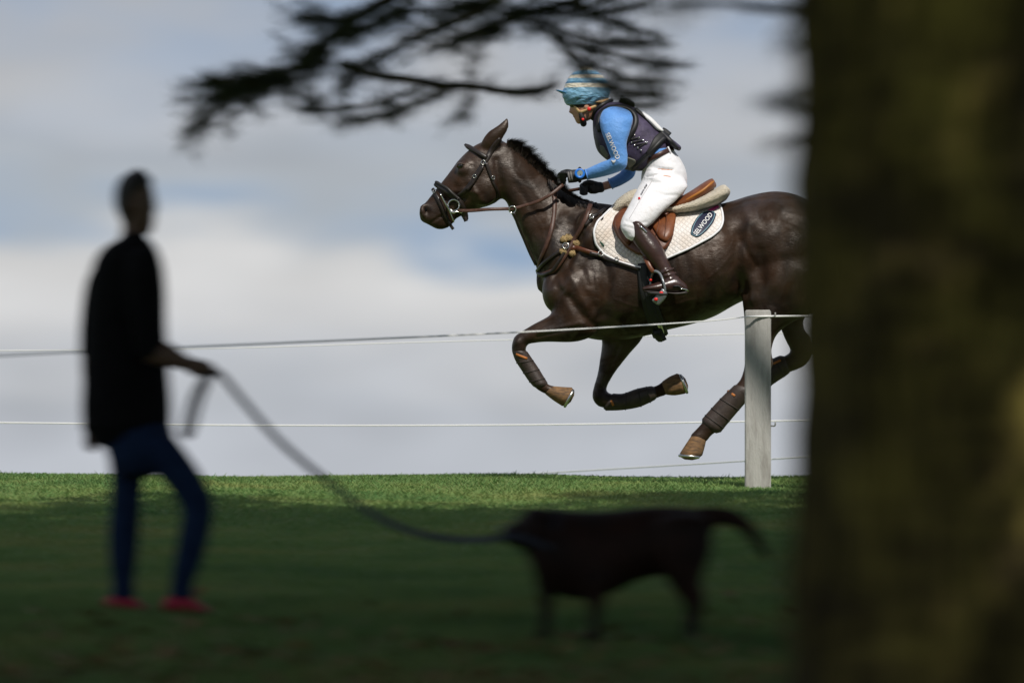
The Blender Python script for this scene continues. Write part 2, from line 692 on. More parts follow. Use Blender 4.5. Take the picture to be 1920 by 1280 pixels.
M_SADDLE_D = mat('saddle_leather_dark', (0.10, 0.03, 0.013), 0.4, 0.5, color2=(0.16, 0.05, 0.018), nscale=18, bump=(90, 0.2, 0.003))
M_PIPING = mat('tan_piping', (0.38, 0.14, 0.016), 0.45)
M_FLEECE = mat('cream_fleece', (0.74, 0.65, 0.5), 0.95, 0.1, color2=(0.78, 0.70, 0.55), nscale=45, bump=(140, 1.0, 0.02), sheen=0.4)
M_FLEECE2 = mat('tan_fleece', (0.40, 0.27, 0.12), 0.95, 0.1, color2=(0.52, 0.38, 0.19), nscale=60, bump=(140, 1.0, 0.02))
M_WHITE = mat('white_print', (0.8, 0.8, 0.8), 0.6)
M_NAVY = mat('navy_patch', (0.012, 0.016, 0.045), 0.5)
M_PALEBLUE = mat('pale_blue_rim', (0.16, 0.3, 0.36), 0.5)
M_PINK = mat('pink_patch', (0.62, 0.06, 0.3), 0.5)
M_GREENTAB = mat('green_tab', (0.015, 0.08, 0.05), 0.5)
M_GREYPRINT = mat('grey_print', (0.12, 0.12, 0.13), 0.5)
M_REDPRINT = mat('red_print', (0.55, 0.02, 0.03), 0.5)
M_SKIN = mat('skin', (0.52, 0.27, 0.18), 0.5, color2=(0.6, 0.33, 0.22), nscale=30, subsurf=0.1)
M_SHIRT = mat('blue_shirt', (0.11, 0.29, 0.68), 0.62, 0.35, color2=(0.14, 0.34, 0.74), nscale=10, bump=(20, 0.36, 0.03), sheen=0.2)
M_VEST = mat('navy_vest', (0.028, 0.022, 0.045), 0.55, 0.4, color2=(0.085, 0.066, 0.125), nscale=12, bump=(30, 0.4, 0.01))
M_VESTEDGE = mat('vest_edging', (0.01, 0.01, 0.012), 0.5)
M_GREYPANEL = mat('grey_panel', (0.16, 0.16, 0.13), 0.6)
M_BREECH = mat('white_breeches', (0.79, 0.785, 0.81), 0.75, 0.25, color2=(0.66, 0.61, 0.57), nscale=9, ramp=(.58, .82), bump=(16, 0.28, 0.03), sheen=0.2)
M_BOOT = mat('brown_boot', (0.032, 0.014, 0.011), 0.34, 0.5, color2=(0.048, 0.021, 0.016), nscale=20, bump=(26, 0.3, 0.01), coat=0.3)
M_GLOVE = mat('black_glove', (0.010, 0.010, 0.011), 0.55, color2=(0.024, 0.024, 0.026), nscale=60, bump=(150, 0.3, 0.002))
M_BELT = mat('brown_belt', (0.05, 0.02, 0.015), 0.4)
M_WATCH = mat('blue_watch', (0.01, 0.16, 0.62), 0.35)
M_DIAL = mat('watch_dial', (0.25, 0.3, 0.28), 0.3)
M_BLOND = mat('blond_hair', (0.22, 0.13, 0.055), 0.5, color2=(0.36, 0.23, 0.11), nscale=50, mapscale=(1, 1, 4), bump=(160, 0.6, 0.004))
M_HARNESS = mat('tan_harness', (0.62, 0.42, 0.2), 0.6)
M_RED = mat('red_clip', (0.75, 0.02, 0.015), 0.4)
M_STIRRUP = mat('grey_alloy', (0.25, 0.27, 0.28), 0.35, metal=0.6)
M_BLACK = mat('black_webbing', (0.010, 0.010, 0.010), 0.6)
M_SADDLEPAD_BIND = mat('white_binding', (0.8, 0.8, 0.82), 0.6)


def quilt_material():
    m = bpy.data.materials.new('quilted_cotton')
    m.use_nodes = True
    t = m.node_tree
    L = t.links.new
    b = t.nodes['Principled BSDF']
    b.inputs['Roughness'].default_value = 0.85
    tc = N(t, 'ShaderNodeTexCoord')
    mp = N(t, 'ShaderNodeMapping', ins={'Rotation': (0, math.radians(52), 0)})
    L(tc.outputs['Object'], mp.inputs[0])
    sp = N(t, 'ShaderNodeSeparateXYZ')
    L(mp.outputs[0], sp.inputs[0])
    hs = []
    for i in (0, 2):
        mu = N(t, 'ShaderNodeMath', operation='MULTIPLY', ins={1: math.pi / 0.021})
        L(sp.outputs[i], mu.inputs[0])
        si = N(t, 'ShaderNodeMath', operation='SINE')
        L(mu.outputs[0], si.inputs[0])
        ab = N(t, 'ShaderNodeMath', operation='ABSOLUTE')
        L(si.outputs[0], ab.inputs[0])
        hs.append(ab)
    mn = N(t, 'ShaderNodeMath', operation='MINIMUM')
    L(hs[0].outputs[0], mn.inputs[0])
    L(hs[1].outputs[0], mn.inputs[1])
    pw = N(t, 'ShaderNodeMath', operation='POWER', ins={1: 0.5})
    L(mn.outputs[0], pw.inputs[0])
    bp = N(t, 'ShaderNodeBump', ins={'Strength': 0.7, 'Distance': 0.006})
    L(pw.outputs[0], bp.inputs['Height'])
    L(bp.outputs[0], b.inputs['Normal'])
    n = N(t, 'ShaderNodeTexNoise', ins={'Scale': 9.0, 'Detail': 5.0})
    L(tc.outputs['Object'], n.inputs[0])
    r = N(t, 'ShaderNodeValToRGB')
    r.color_ramp.elements[0].position = 0.35
    r.color_ramp.elements[1].position = 0.7
    r.color_ramp.elements[0].color = (0.80, 0.77, 0.74, 1)
    r.color_ramp.elements[1].color = (0.66, 0.57, 0.49, 1)
    L(n.outputs[0], r.inputs[0])
    L(r.outputs[0], b.inputs['Base Color'])
    return m


M_QUILT = quilt_material()


def helmet_material():
    m = bpy.data.materials.new('striped_silk')
    m.use_nodes = True
    t = m.node_tree
    L = t.links.new
    b = t.nodes['Principled BSDF']
    b.inputs['Roughness'].default_value = 0.3
    tc = N(t, 'ShaderNodeTexCoord')
    sp = N(t, 'ShaderNodeSeparateXYZ')
    L(tc.outputs['Object'], sp.inputs[0])
    n = N(t, 'ShaderNodeTexNoise', ins={'Scale': 40.0, 'Detail': 3.0, 'Distortion': 1.0})
    L(tc.outputs['Object'], n.inputs[0])
    ad = N(t, 'ShaderNodeMath', operation='MULTIPLY_ADD', ins={1: 0.006, 2: -0.003})
    L(n.outputs[0], ad.inputs[0])
    a2 = N(t, 'ShaderNodeMath', operation='ADD')
    L(sp.outputs[2], a2.inputs[0])
    L(ad.outputs[0], a2.inputs[1])
    z0 = P(0, 184)[2]
    z1 = P(0, 130)[2]
    mr = N(t, 'ShaderNodeMapRange', ins={1: float(z0), 2: float(z1), 3: 0.0, 4: 1.0})
    L(a2.outputs[0], mr.inputs[0])
    r = N(t, 'ShaderNodeValToRGB')
    r.color_ramp.interpolation = 'CONSTANT'
    blue, dark, cream = (0.22, 0.44, 0.62), (0.08, 0.22, 0.37), (0.72, 0.66, 0.54)
    st = [(0.0, blue), (0.34, cream), (0.49, dark), (0.56, blue), (0.67, cream), (0.79, dark), (0.83, blue), (0.95, cream)]
    while len(r.color_ramp.elements) < len(st):
        r.color_ramp.elements.new(0.5)
    for e, (p, c) in zip(r.color_ramp.elements, st):
        e.position = p
        e.color = (*c, 1)
    L(mr.outputs[0], r.inputs[0])
    L(r.outputs[0], b.inputs['Base Color'])
    mp = N(t, 'ShaderNodeMapping', ins={'Scale': (40, 40, 90), 'Rotation': (0, 0.7, 0)})
    L(tc.outputs['Object'], mp.inputs[0])
    n2 = N(t, 'ShaderNodeTexNoise', ins={'Scale': 1.0, 'Detail': 3.0})
    L(mp.outputs[0], n2.inputs[0])
    bp = N(t, 'ShaderNodeBump', ins={'Strength': 0.7, 'Distance': 0.012})
    L(n2.outputs[0], bp.inputs['Height'])
    L(bp.outputs[0], b.inputs['Normal'])
    return m


# ---------------------------------------------------------------- ground
def ground_material():
    m = bpy.data.materials.new('meadow_soil')
    m.use_nodes = True
    t = m.node_tree
    L = t.links.new
    b = t.nodes['Principled BSDF']
    b.inputs['Roughness'].default_value = 0.9
    b.inputs['Specular IOR Level'].default_value = 0.15
    tc = N(t, 'ShaderNodeTexCoord')
    n = N(t, 'ShaderNodeTexNoise', ins={'Scale': 0.9, 'Detail': 8.0, 'Roughness': 0.65})
    L(tc.outputs['Object'], n.inputs[0])
    r = N(t, 'ShaderNodeValToRGB')
    r.color_ramp.elements[0].position = 0.36
    r.color_ramp.elements[1].position = 0.66
    r.color_ramp.elements[0].color = (0.11, 0.18, 0.05, 1)
    r.color_ramp.elements[1].color = (0.16, 0.19, 0.06, 1)
    L(n.outputs[0], r.inputs[0])
    L(r.outputs[0], b.inputs['Base Color'])
    n2 = N(t, 'ShaderNodeTexNoise', ins={'Scale': 30.0, 'Detail': 5.0})
    L(tc.outputs['Object'], n2.inputs[0])
    bp = N(t, 'ShaderNodeBump', ins={'Strength': 0.8, 'Distance': 0.04})
    L(n2.outputs[0], bp.inputs['Height'])
    L(bp.outputs[0], b.inputs['Normal'])
    return m


def build_ground():
    ys = np.r_[-900, -400, -150, -60, -20, 0, np.arange(6, 60, 0.5), 62, 70, 85, 110, 160, 300, 700, 1600, 3500]
    xs = np.r_[-2500, -900, -300, -100, -45, -25, np.arange(-14, 14.1, 0.5), 25, 45, 100, 300, 900, 2500]
    X, Y = np.meshgrid(xs, ys)
    Z = ground_z(X, Y)
    V = np.column_stack([X.ravel(), Y.ravel(), Z.ravel()])
    nx = len(xs)
    Fc = [(j * nx + i, j * nx + i + 1, (j + 1) * nx + i + 1, (j + 1) * nx + i) for j in range(len(ys) - 1) for i in range(nx - 1)]
    o = mk('ground', V, Fc, ground_material())
    tag(o, 'grassy slope rising to a crest', kind='structure')


build_ground()


def grass_material():
    m = bpy.data.materials.new('grass_blade')
    m.use_nodes = True
    t = m.node_tree
    L = t.links.new
    b = t.nodes['Principled BSDF']
    b.inputs['Roughness'].default_value = 0.6
    b.inputs['Specular IOR Level'].default_value = 0.25
    tc = N(t, 'ShaderNodeTexCoord')
    n = N(t, 'ShaderNodeTexNoise', ins={'Scale': 0.8, 'Detail': 6.0, 'Roughness': 0.7})
    L(tc.outputs['Object'], n.inputs[0])
    r = N(t, 'ShaderNodeValToRGB')
    e = r.color_ramp.elements
    e[0].position, e[1].position = 0.34, 0.72
    e[0].color = (0.07, 0.2, 0.06, 1)
    e[1].color = (0.30, 0.31, 0.1, 1)
    k = e.new(0.52)
    k.color = (0.16, 0.29, 0.085, 1)
    L(n.outputs[0], r.inputs[0])
    g = N(t, 'ShaderNodeNewGeometry')
    mx = N(t, 'ShaderNodeMix', data_type='RGBA', ins={0: 0.0, 7: (0.36, 0.34, 0.13, 1)})
    mm = N(t, 'ShaderNodeMapRange', ins={1: 0.0, 2: 1.0, 3: 0.0, 4: 0.34})
    L(g.outputs['Random Per Island'], mm.inputs[0])
    L(mm.outputs[0], mx.inputs[0])
    L(r.outputs[0], mx.inputs[6])
    L(mx.outputs[2], b.inputs['Base Color'])
    tr = N(t, 'ShaderNodeBsdfTranslucent')
    L(mx.outputs[2], tr.inputs[0])
    ms = N(t, 'ShaderNodeMixShader', ins={0: 0.4})
    L(b.outputs[0], ms.inputs[1])
    L(tr.outputs[0], ms.inputs[2])
    L(ms.outputs[0], t.nodes['Material Output'].inputs[0])
    return m


def build_grass():
    out = []
    for y0, y1, hw, dens, hgt in ((17, 30, 3.4, 2300, 0.045), (30, 46, 4.2, 3000, 0.020)):
        n = int((y1 - y0) * 2 * hw * dens)
        x = rng.uniform(-hw, hw, n)
        y = rng.uniform(y0, y1, n)
        keep = (np.abs(x) < 0.0745 * y + 0.5)
        x, y = x[keep], y[keep]
        n = len(x)
        z = ground_z(x, y) - 0.004
        clump = 0.75 + 0.5 * (np.sin(x * 5.1 + 1.3 * np.sin(y * 3.7)) * np.sin(y * 4.3 + x) * 0.5 + 0.5)
        h = hgt * rng.uniform(0.45, 1.35, n) * clump
        h *= np.where(rng.uniform(0, 1, n) < .025 * (clump > 1.0), 1.5, 1.0)
        a = rng.uniform(0, 2 * np.pi, n)
        wd = rng.uniform(0.004, 0.0095, n)
        la = rng.uniform(0, 2 * np.pi, n)
        le = h * rng.uniform(0.6, 2.0, n)
        b = np.column_stack([x, y, z])
        s = np.column_stack([np.cos(a) * wd, np.sin(a) * wd, np.zeros(n)])
        tip = b + np.column_stack([np.cos(la) * le, np.sin(la) * le, h])
        out.append(np.stack([b - s, b + s, tip], 1).reshape(-1, 3))
    o = quads_mesh('grass', np.vstack(out), 3, grass_material())
    tag(o, 'short meadow grass covering the slope', 'grass', kind='stuff')
    # fallen leaves in the foreground
    n = 5200
    y = rng.uniform(24.3, 30, n)
    x = rng.uniform(-1, 1, n) * (0.075 * y + 0.3)
    k = rng.uniform(0, 1, n) < np.clip((29 - y) / 4.5, 0.03, 1) * (0.35 + 0.65 * (np.sin(x * 2.3 + 1.2) * np.sin(y * 3.1) > 0))
    x, y = x[k], y[k]
    n = len(x)
    z = ground_z(x, y) + rng.uniform(0.015, 0.045, n)
    a = rng.uniform(0, 6.28, n)
    r = rng.uniform(0.016, 0.045, n)
    tilt = rng.normal(0, 0.4, (n, 2))
    c = np.column_stack([x, y, z])
    u = np.column_stack([np.cos(a), np.sin(a), tilt[:, 0]]) * r[:, None]
    v = np.column_stack([-np.sin(a), np.cos(a), tilt[:, 1]]) * r[:, None] * 0.6
    q = np.stack([c - u, c - 0.2 * u - v, c + u, c + 0.1 * u + v], 1).reshape(-1, 3)
    o = quads_mesh('leaf_litter', q, 4, mat('dead_leaf', (0.12, 0.055, 0.018), 0.7, color2=(0.30, 0.19, 0.06), nscale=3))
    tag(o, 'scattered brown fallen leaves in the foreground grass', 'leaves', kind='stuff')


build_grass()


# ---------------------------------------------------------------- the horse
def build_horse():
    ND, FD = -0.17, 0.17
    trunk = loft([(1016, 490, 1016, 548, 0, .06), (1028, 452, 1028, 574, 0, .13, .1), (1045, 422, 1045, 595, 0, .19, .18),
                  (1070, 398, 1070, 617, 0, .23, .25), (1100, 383, 1100, 633, 0, .25, .3), (1130, 381, 1130, 638, 0, .262, .3),
                  (1170, 388, 1170, 637, 0, .28, .2), (1210, 393, 1210, 630, 0, .298, .12), (1250, 393, 1250, 619, 0, .308, .08),
                  (1300, 389, 1300, 607, 0, .308, .06), (1340, 384, 1340, 593, 0, .295, .05), (1372, 377, 1372, 575, 0, .28, .02),
                  (1400, 368, 1400, 562, 0, .27, 0), (1430, 361, 1430, 560, 0, .275, 0), (1458, 358.5, 1458, 560, 0, .28, 0),
                  (1490, 364, 1490, 560, 0, .275, 0), (1520, 378, 1520, 550, 0, .255, 0), (1550, 398, 1550, 540, 0, .22, 0),
                  (1575, 425, 1575, 520, 0, .16, 0), (1590, 455, 1590, 500, 0, .07, 0)], n=40)
    neck = loft([(930, 268, 945, 360, 0, .078, .05), (948, 267, 955, 393, 0, .082, .05), (978, 288, 966, 416, 0, .09, .12),
                 (1003, 312, 976, 440, 0, .103, .25), (1030, 336, 988, 464, 0, .12, .33), (1060, 362, 1001, 490, 0, .145, .36),
                 (1090, 374, 1012, 520, 0, .175, .36), (1118, 381, 1022, 552, 0, .20, .3), (1140, 386, 1050, 580, 0, .21, .2)], n=36)
    head = loft([(945, 264, 950, 380, 0, .075), (925, 264, 941, 372, 0, .085), (899, 268, 929, 381, 0, .098),
                 (879, 281, 908, 389, 0, .103), (859, 301, 889, 394, 0, .098), (844, 321, 873, 402, 0, .082, -.05),
                 (830, 339, 858, 409, 0, .068), (816, 356, 847, 416, 0, .06), (802, 374, 839, 424, 0, .056),
                 (791, 387, 827, 430, 0, .056), (785, 398, 812, 426, 0, .046), (788, 407, 799, 419, 0, .026)], n=32)
    chin = loft([(846, 405, 850, 419, 0, .034), (832, 410, 836, 429, 0, .044), (818, 414, 820, 430, 0, .04), (810, 416, 811, 426, 0, .026)], n=18)
    nf = loft([(1062, 470, 1140, 500, ND + .05, .09), (1047, 525, 1132, 560, ND, .105), (1038, 572, 1122, 618, ND, .105),
               (1031, 590, 1085, 640, ND, .092), (1001, 607, 1024, 641, ND, .066), (976, 622, 995, 644, ND, .053)], n=22)
    nf2 = loft([(982, 620, 1003, 640, ND, .045), (964, 631, 990, 645, ND, .05), (959, 654, 986, 656, ND, .048), (964, 671, 993, 668, ND, .038),
                (976, 691, 1003, 685, ND, .036), (989, 709, 1015, 702, ND, .038), (998, 721, 1024, 716, ND, .042),
                (1008, 731, 1031, 722, ND, .036), (1022, 739, 1042, 723, ND, .038)], n=20)
    ff = loft([(1100, 560, 1215, 560, FD, .10), (1120, 600, 1214, 602, FD, .09), (1128, 640, 1205, 634, FD, .078), (1125, 669, 1180, 664, FD, .062),
               (1120, 701, 1154, 697, FD, .052), (1112, 728, 1139, 722, FD, .048)], n=22)
    ff2 = loft([(1116, 715, 1143, 712, FD, .044), (1110, 744, 1137, 731, FD, .049), (1122, 762, 1144, 737, FD, .047), (1142, 765, 1154, 739, FD, .04),
                (1167, 765, 1170, 740, FD, .036), (1198, 759, 1192, 732, FD, .037), (1220, 751, 1212, 727, FD, .042),
                (1238, 744, 1232, 722, FD, .036), (1250, 741, 1242, 714, FD, .038)], n=20)
    HN, HF = -0.155, 0.155
    nh = loft([(1425, 400, 1580, 420, HN + .06, .10), (1405, 450, 1594, 470, HN + .03, .12), (1393, 505, 1594, 520, HN, .13), (1390, 548, 1562, 568, HN, .12), (1394, 585, 1494, 600, HN, .095),
               (1396, 620, 1458, 626, HN, .07), (1397, 655, 1447, 656, HN, .055), (1396, 685, 1447, 680, HN, .05)], n=26)
    nh2 = loft([(1400, 660, 1446, 655, HN, .046), (1394, 692, 1449, 682, HN, .05), (1387, 712, 1436, 712, HN, .046), (1374, 726, 1408, 740, HN, .04),
                (1353, 749, 1382, 767, HN, .036), (1332, 772, 1360, 792, HN, .037), (1320, 787, 1350, 805, HN, .043),
                (1307, 802, 1333, 817, HN, .036), (1294, 815, 1327, 827, HN, .04)], n=20)
    fh = loft([(1400, 500, 1590, 510, HF, .12), (1428, 560, 1545, 570, HF, .105), (1456, 598, 1508, 597, HF, .07), (1470, 632, 1513, 628, HF, .055),
               (1480, 652, 1525, 648, HF, .05)], n=24)
    fh2 = loft([(1476, 632, 1516, 625, HF, .046), (1482, 655, 1526, 652, HF, .05), (1478, 663, 1512, 684, HF, .046), (1452, 675, 1472, 702, HF, .038),
                (1427, 693, 1448, 718, HF, .037), (1406, 711, 1430, 736, HF, .043), (1399, 733, 1424, 744, HF, .036), (1398, 745, 1424, 749, HF, .038)], n=20)
    ears = []
    for s in (-1, 1):
        d = s * 0.05
        ears.append(loft([(900, 272, 934, 280, d, .03), (904, 262, 940, 266, d * 1.1, .034), (915, 247, 946, 255, d * 1.25, .030),
                          (930, 237, 952, 246, d * 1.35, .022), (943, 226, 955, 235, d * 1.4, .013), (950, 220, 954, 225, d * 1.4, .006)], n=14))
    # surface muscles, both sides
    lumps = []
    for s in (-1, 1):
        for (x, y, rx, rz, dy, ry) in ((1040, 545, 24, 40, .13, .10), (1098, 545, 42, 58, .17, .105), (1110, 450, 34, 62, .15, .10),
                                       (1500, 470, 72, 74, .13, .13),
                                       (905, 352, 30, 34, .062, .048), (870, 318, 14, 14, .075, .035), (1070, 605, 30, 26, .17, .10)):
            c = P(x, y, HD + s * dy)
            lumps.append(ball(c, (rx * HD / F, ry, rz * HD / F), 10))
        c = P(796, 394, HD + s * .035)
        lumps.append(ball(c, (.032, .022, .04), 8))
    parts = [trunk, neck, head, chin, nf, nf2, ff, ff2, nh, nh2, fh, fh2] + ears + lumps
    horse = fuse('horse', parts, 0.0095, 14, M_COAT)
    me = horse.data
    co, no = mesh_arrays(me)
    px = co[:, 0] * F / co[:, 1] + 960
    py = HY - (co[:, 2] - EYE) * F / co[:, 1]
    side = np.clip(np.abs(no[:, 1]) * 1.3, 0, 1)
    disp = np.zeros(len(co))

    def stroke(pts, rad, amp):
        nonlocal disp
        pts = np.asarray(pts, float)
        best = np.full(len(co), 1e9)
        if len(pts) == 1:
            best = np.hypot(px - pts[0, 0], py - pts[0, 1])
        for a, b in zip(pts[:-1], pts[1:]):
            d = b - a
            t = np.clip(((px - a[0]) * d[0] + (py - a[1]) * d[1]) / (d @ d), 0, 1)
            best = np.minimum(best, np.hypot(px - a[0] - t * d[0], py - a[1] - t * d[1]))
        disp += 1.15 * amp * np.exp(-(best / rad) ** 2)
    near = co[:, 1] < HD + 0.3
    # grooves (negative) and ridges (positive), metres
    stroke([(948, 385), (968, 430), (990, 475), (1010, 505)], 7, -.010)       # jugular groove
    stroke([(985, 330), (1010, 380), (1035, 430), (1042, 480)], 14, .007)
    stroke([(1118, 400), (1090, 450), (1058, 500), (1030, 530)], 9, -.012)     # front of shoulder
    stroke([(1105, 430), (1078, 490), (1062, 545)], 8, .009)                   # shoulder blade spine
    stroke([(1088, 440), (1068, 490)], 6, -.006)
    stroke([(1058, 545), (1090, 590), (1120, 615)], 7, -.013)                  # elbow / forearm line
    stroke([(1130, 470), (1140, 530), (1132, 590)], 10, -.014)                 # behind the shoulder
    stroke([(1100, 520), (1115, 560)], 10, .008)
    stroke([(1160, 600), (1230, 600), (1300, 585)], 9, -.006)
    stroke([(1385, 440), (1380, 500), (1392, 545)], 13, -.020)                 # flank hollow
    stroke([(1402, 420), (1396, 470), (1398, 520)], 7, .008)
    stroke([(1425, 470), (1430, 530), (1418, 580)], 9, -.009)
    stroke([(1470, 420), (1466, 500), (1450, 570)], 12, -.008)
    stroke([(1400, 400), (1420, 430)], 10, .008)
    for i in range(7):                                                         # ribs, faint
        x = 1205 + i * 22
        stroke([(x, 470), (x + 10, 520), (x + 4, 575)], 6, .0035)
    stroke([(835, 360), (870, 356), (895, 362)], 4, .006)                      # facial crest
    stroke([(838, 372), (872, 372)], 6, -.007)
    stroke([(880, 340), (900, 372), (915, 385)], 5, .005)                      # jaw muscle
    stroke([(930, 300), (938, 340), (934, 372)], 6, -.010)                     # behind the jaw
    stroke([(850, 330), (862, 345)], 5, .004)
    stroke([(856, 305), (872, 300), (882, 306)], 3.5, .006)                    # brow
    stroke([(863, 313)], 5, -.008)                                             # eye socket
    stroke([(798, 390), (801, 398)], 4.5, -.016)                               # nostril
    stroke([(790, 394), (793, 404)], 3, .005)
    stroke([(806, 419), (818, 411), (830, 404)], 2.2, -.007)                   # mouth line
    stroke([(1100, 605), (1050, 615), (1010, 622)], 5, .005)
    stroke([(1045, 600), (1010, 614)], 5, -.004)
    # muscles and veins that stand out on a galloping horse
    stroke([(1440, 425)], 34, .012)
    stroke([(1470, 480), (1455, 530)], 22, .010)
    stroke([(1408, 520), (1412, 560)], 12, .012)
    stroke([(1392, 452), (1404, 478), (1418, 500)], 4, -.007)
    stroke([(1075, 520), (1085, 548), (1100, 575)], 7, .010)
    stroke([(1048, 520), (1060, 548)], 6, .009)
    stroke([(1092, 505), (1104, 535)], 5, -.007)
    stroke([(1066, 500), (1078, 520)], 4, -.006)
    stroke([(1118, 520), (1126, 560), (1118, 590)], 5, .007)
    for pts in ([(1150, 560), (1180, 572), (1215, 578), (1260, 572), (1300, 560)], [(1225, 577), (1240, 560), (1262, 548)], [(872, 352), (862, 366), (866, 378)], [(885, 350), (893, 360)],
                [(1060, 600), (1040, 606), (1016, 616)], [(1330, 520), (1352, 500), (1372, 478)], [(1346, 505), (1350, 530), (1362, 548)], [(1410, 560), (1418, 590), (1414, 620)], [(1000, 400), (1016, 425), (1022, 455)]):
        stroke(pts, 1.7, .0028)
    stroke([(1085, 612), (1045, 622), (1008, 631)], 3, -.007)
    stroke([(970, 640)], 7, .006)
    stroke([(982, 652)], 4, .006)
    stroke([(1160, 650), (1142, 700), (1128, 730)], 3.5, -.007)
    stroke([(1120, 744)], 8, .006)
    stroke([(1440, 664), (1446, 684)], 6, .011)
    stroke([(1432, 606), (1432, 652)], 4, -.009)
    stroke([(1404, 690)], 7, .006)
    stroke([(1510, 655)], 8, .008)
    for pts in ([(965, 345), (985, 372), (1002, 402)], [(975, 330), (1000, 362), (1020, 395)], [(1020, 400), (1045, 422), (1070, 438)], [(1040, 395), (1062, 412), (1088, 424)]):
        stroke(pts, 5, -.0035)
    disp[~near] *= 1
    # organic unevenness
    wv = (np.sin(co[:, 0] * 23 + 1.7 * np.sin(co[:, 2] * 19)) * np.sin(co[:, 2] * 27 + 1.3 * np.sin(co[:, 0] * 17)))
    disp += 0.0007 * wv
    co2 = co + no * (disp * side)[:, None]
    me.vertices.foreach_set('co', co2.ravel())
    me.update()
    # a little smoothing of the strokes is left to the shading
    tag(horse, 'dark brown horse galloping to the left, all four hooves off the ground', 'horse')

    # eyes
    for s in (-1, 1):
        c = P(864, 312, HD)
        p = P(864, 312, HD)
        h, nrm = cast(bvh_of(horse), 864, 312)
        yy = abs(h.y - HD)
        v, f = ball((c[0], HD + s * (yy - 0.004), c[2]), (.024, .015, .019), 8)
        mk('eye', v, f, M_EYE, horse)
        lid = [P(864 + 6.6 * math.cos(a), 312 - 5.2 * math.sin(a) - 0.5, HD + s * (yy + .004 + .003 * math.sin(a))) for a in np.linspace(-0.3, math.pi + .3, 9)]
        mk('eyelid', *tube(lid, .0045, 8, 2), M_COAT, horse)
        c = P(798, 394)
        h, nrm = cast(bvh_of(horse), 798, 394)
        v, f = ball((0, 0, 0), (.009, .006, .017), 8)
        an = math.radians(-25)
        v = np.column_stack([v[:, 0] * math.cos(an) - v[:, 2] * math.sin(an), v[:, 1], v[:, 0] * math.sin(an) + v[:, 2] * math.cos(an)])
        mk('nostril', v + np.array([c[0], HD + s * (abs(h.y - HD) + .0005), c[2]]), f, mat('nostril_dark', (.004, .003, .003), .8, .1), horse)
    # hooves with shoes
    hoofs = [((1023, 739, 1041, 724), (1037, 750, 1055, 725), (1054, 761, 1072, 726), ND),
             ((1251, 740, 1243, 714), (1265, 741, 1255, 706), (1284, 738, 1269, 700), FD),
             ((1296, 817, 1324, 826), (1286, 832, 1321, 839), (1275, 849, 1317, 853), HN),
             ((1397, 744, 1425, 749), (1399, 760, 1429, 760), (1402, 781, 1434, 772), HF)]
    for a, m_, b, d in hoofs:
        v, f = loft([(*a, d, .040), (*m_, d, .051), (*b, d, .062)], n=20, m=3)
        # flat sole: drop the last cap rings onto the sole plane
        hf = mk('hoof', v, f, M_HOOF, horse)
        A, B = P(b[0], b[1], HD + d), P(b[2], b[3], HD + d)
        pa, pb = P(m_[0], m_[1], HD + d), P(m_[2], m_[3], HD + d)
        ax = (A + B) / 2 - (pa + pb) / 2
        ax /= np.linalg.norm(ax)
        U = (A - B) / 2
        pts = [(A + B) / 2 + U * math.cos(t) * 0.94 + np.array([0, 1, 0]) * .056 * math.sin(t) + ax * .014 for t in np.linspace(-2.5, 2.5, 15)]
        mk('horseshoe', *tube(pts, .0085, 8, 2), M_SHOE, hf)
        bt = mat('pastern_strap', (0.02, 0.016, 0.014), 0.6)
    # brushing boots on the cannons
    boots = [([(960, 660, 990, 660, ND, .050), (966, 676, 998, 672, ND, .046), (978, 695, 1009, 688, ND, .044), (990, 713, 1020, 706, ND, .048), (999, 724, 1027, 717, ND, .05)], (968, 664, 988, 672)),
             ([(1136, 770, 1150, 737, FD, .048), (1165, 769, 1168, 737, FD, .044), (1196, 764, 1191, 729, FD, .044), (1216, 756, 1208, 725, FD, .047), (1228, 750, 1221, 723, FD, .049)], (1142, 742, 1150, 760)),
             ([(1376, 722, 1413, 738, HN, .050), (1350, 747, 1386, 769, HN, .047), (1329, 770, 1364, 795, HN, .048), (1316, 785, 1352, 810, HN, .052)], (1365, 733, 1378, 742)),
             ([(1462, 666, 1480, 700, HF, .048), (1449, 672, 1472, 706, HF, .046), (1424, 690, 1448, 722, HF, .046), (1403, 710, 1430, 741, HF, .052)], (1450, 682, 1464, 675))]
    for secs, (x0, y0, x1, y1) in boots:
        v, f = loft(secs, n=22, m=5, grow=-.001)
        b = mk('leg_boot', v, f, M_LEGBOOT, horse)
        bv = bvh_of(b)
        mx, my = (x0 + x1) / 2, (y0 + y1) / 2
        C, Nn = cast_line(bv, [(x0, y0), (mx, my), (x1, y1)], .002)
        mk('boot_trim', *ribbon(C, Nn, .013, .003), M_ORANGE, b)
        # closing straps
        S = cr_spline(np.array(secs)[:, :6], 4)
        for q in (0.35, 0.6, 0.85):
            s = S[int(q * (len(S) - 1))]
            U0, U1 = P(s[0], s[1], HD + s[4]), P(s[2], s[3], HD + s[4])
            c, u = (U0 + U1) / 2, (U0 - U1) / 2
            rr = np.linalg.norm(u)
            u = u / rr
            pts = [c + u * (rr - .0005) * math.cos(t) + np.array([0, 1, 0]) * (s[5] - .0005) * math.sin(t) for t in np.linspace(0, 2 * math.pi, 25)]
            mk('boot_strap', *tube(pts, .0035, 6, 1), mat('boot_strap_web', (.03, .021, .017), .6), b)
    # mane: short pulled hairs standing along the crest
    crest = cr_spline(np.array([(950, 267), (978, 288), (1003, 312), (1030, 336), (1050, 354), (1075, 369), (1100, 377), (1120, 381)], float), 12)
    Q = []
    n = 6500
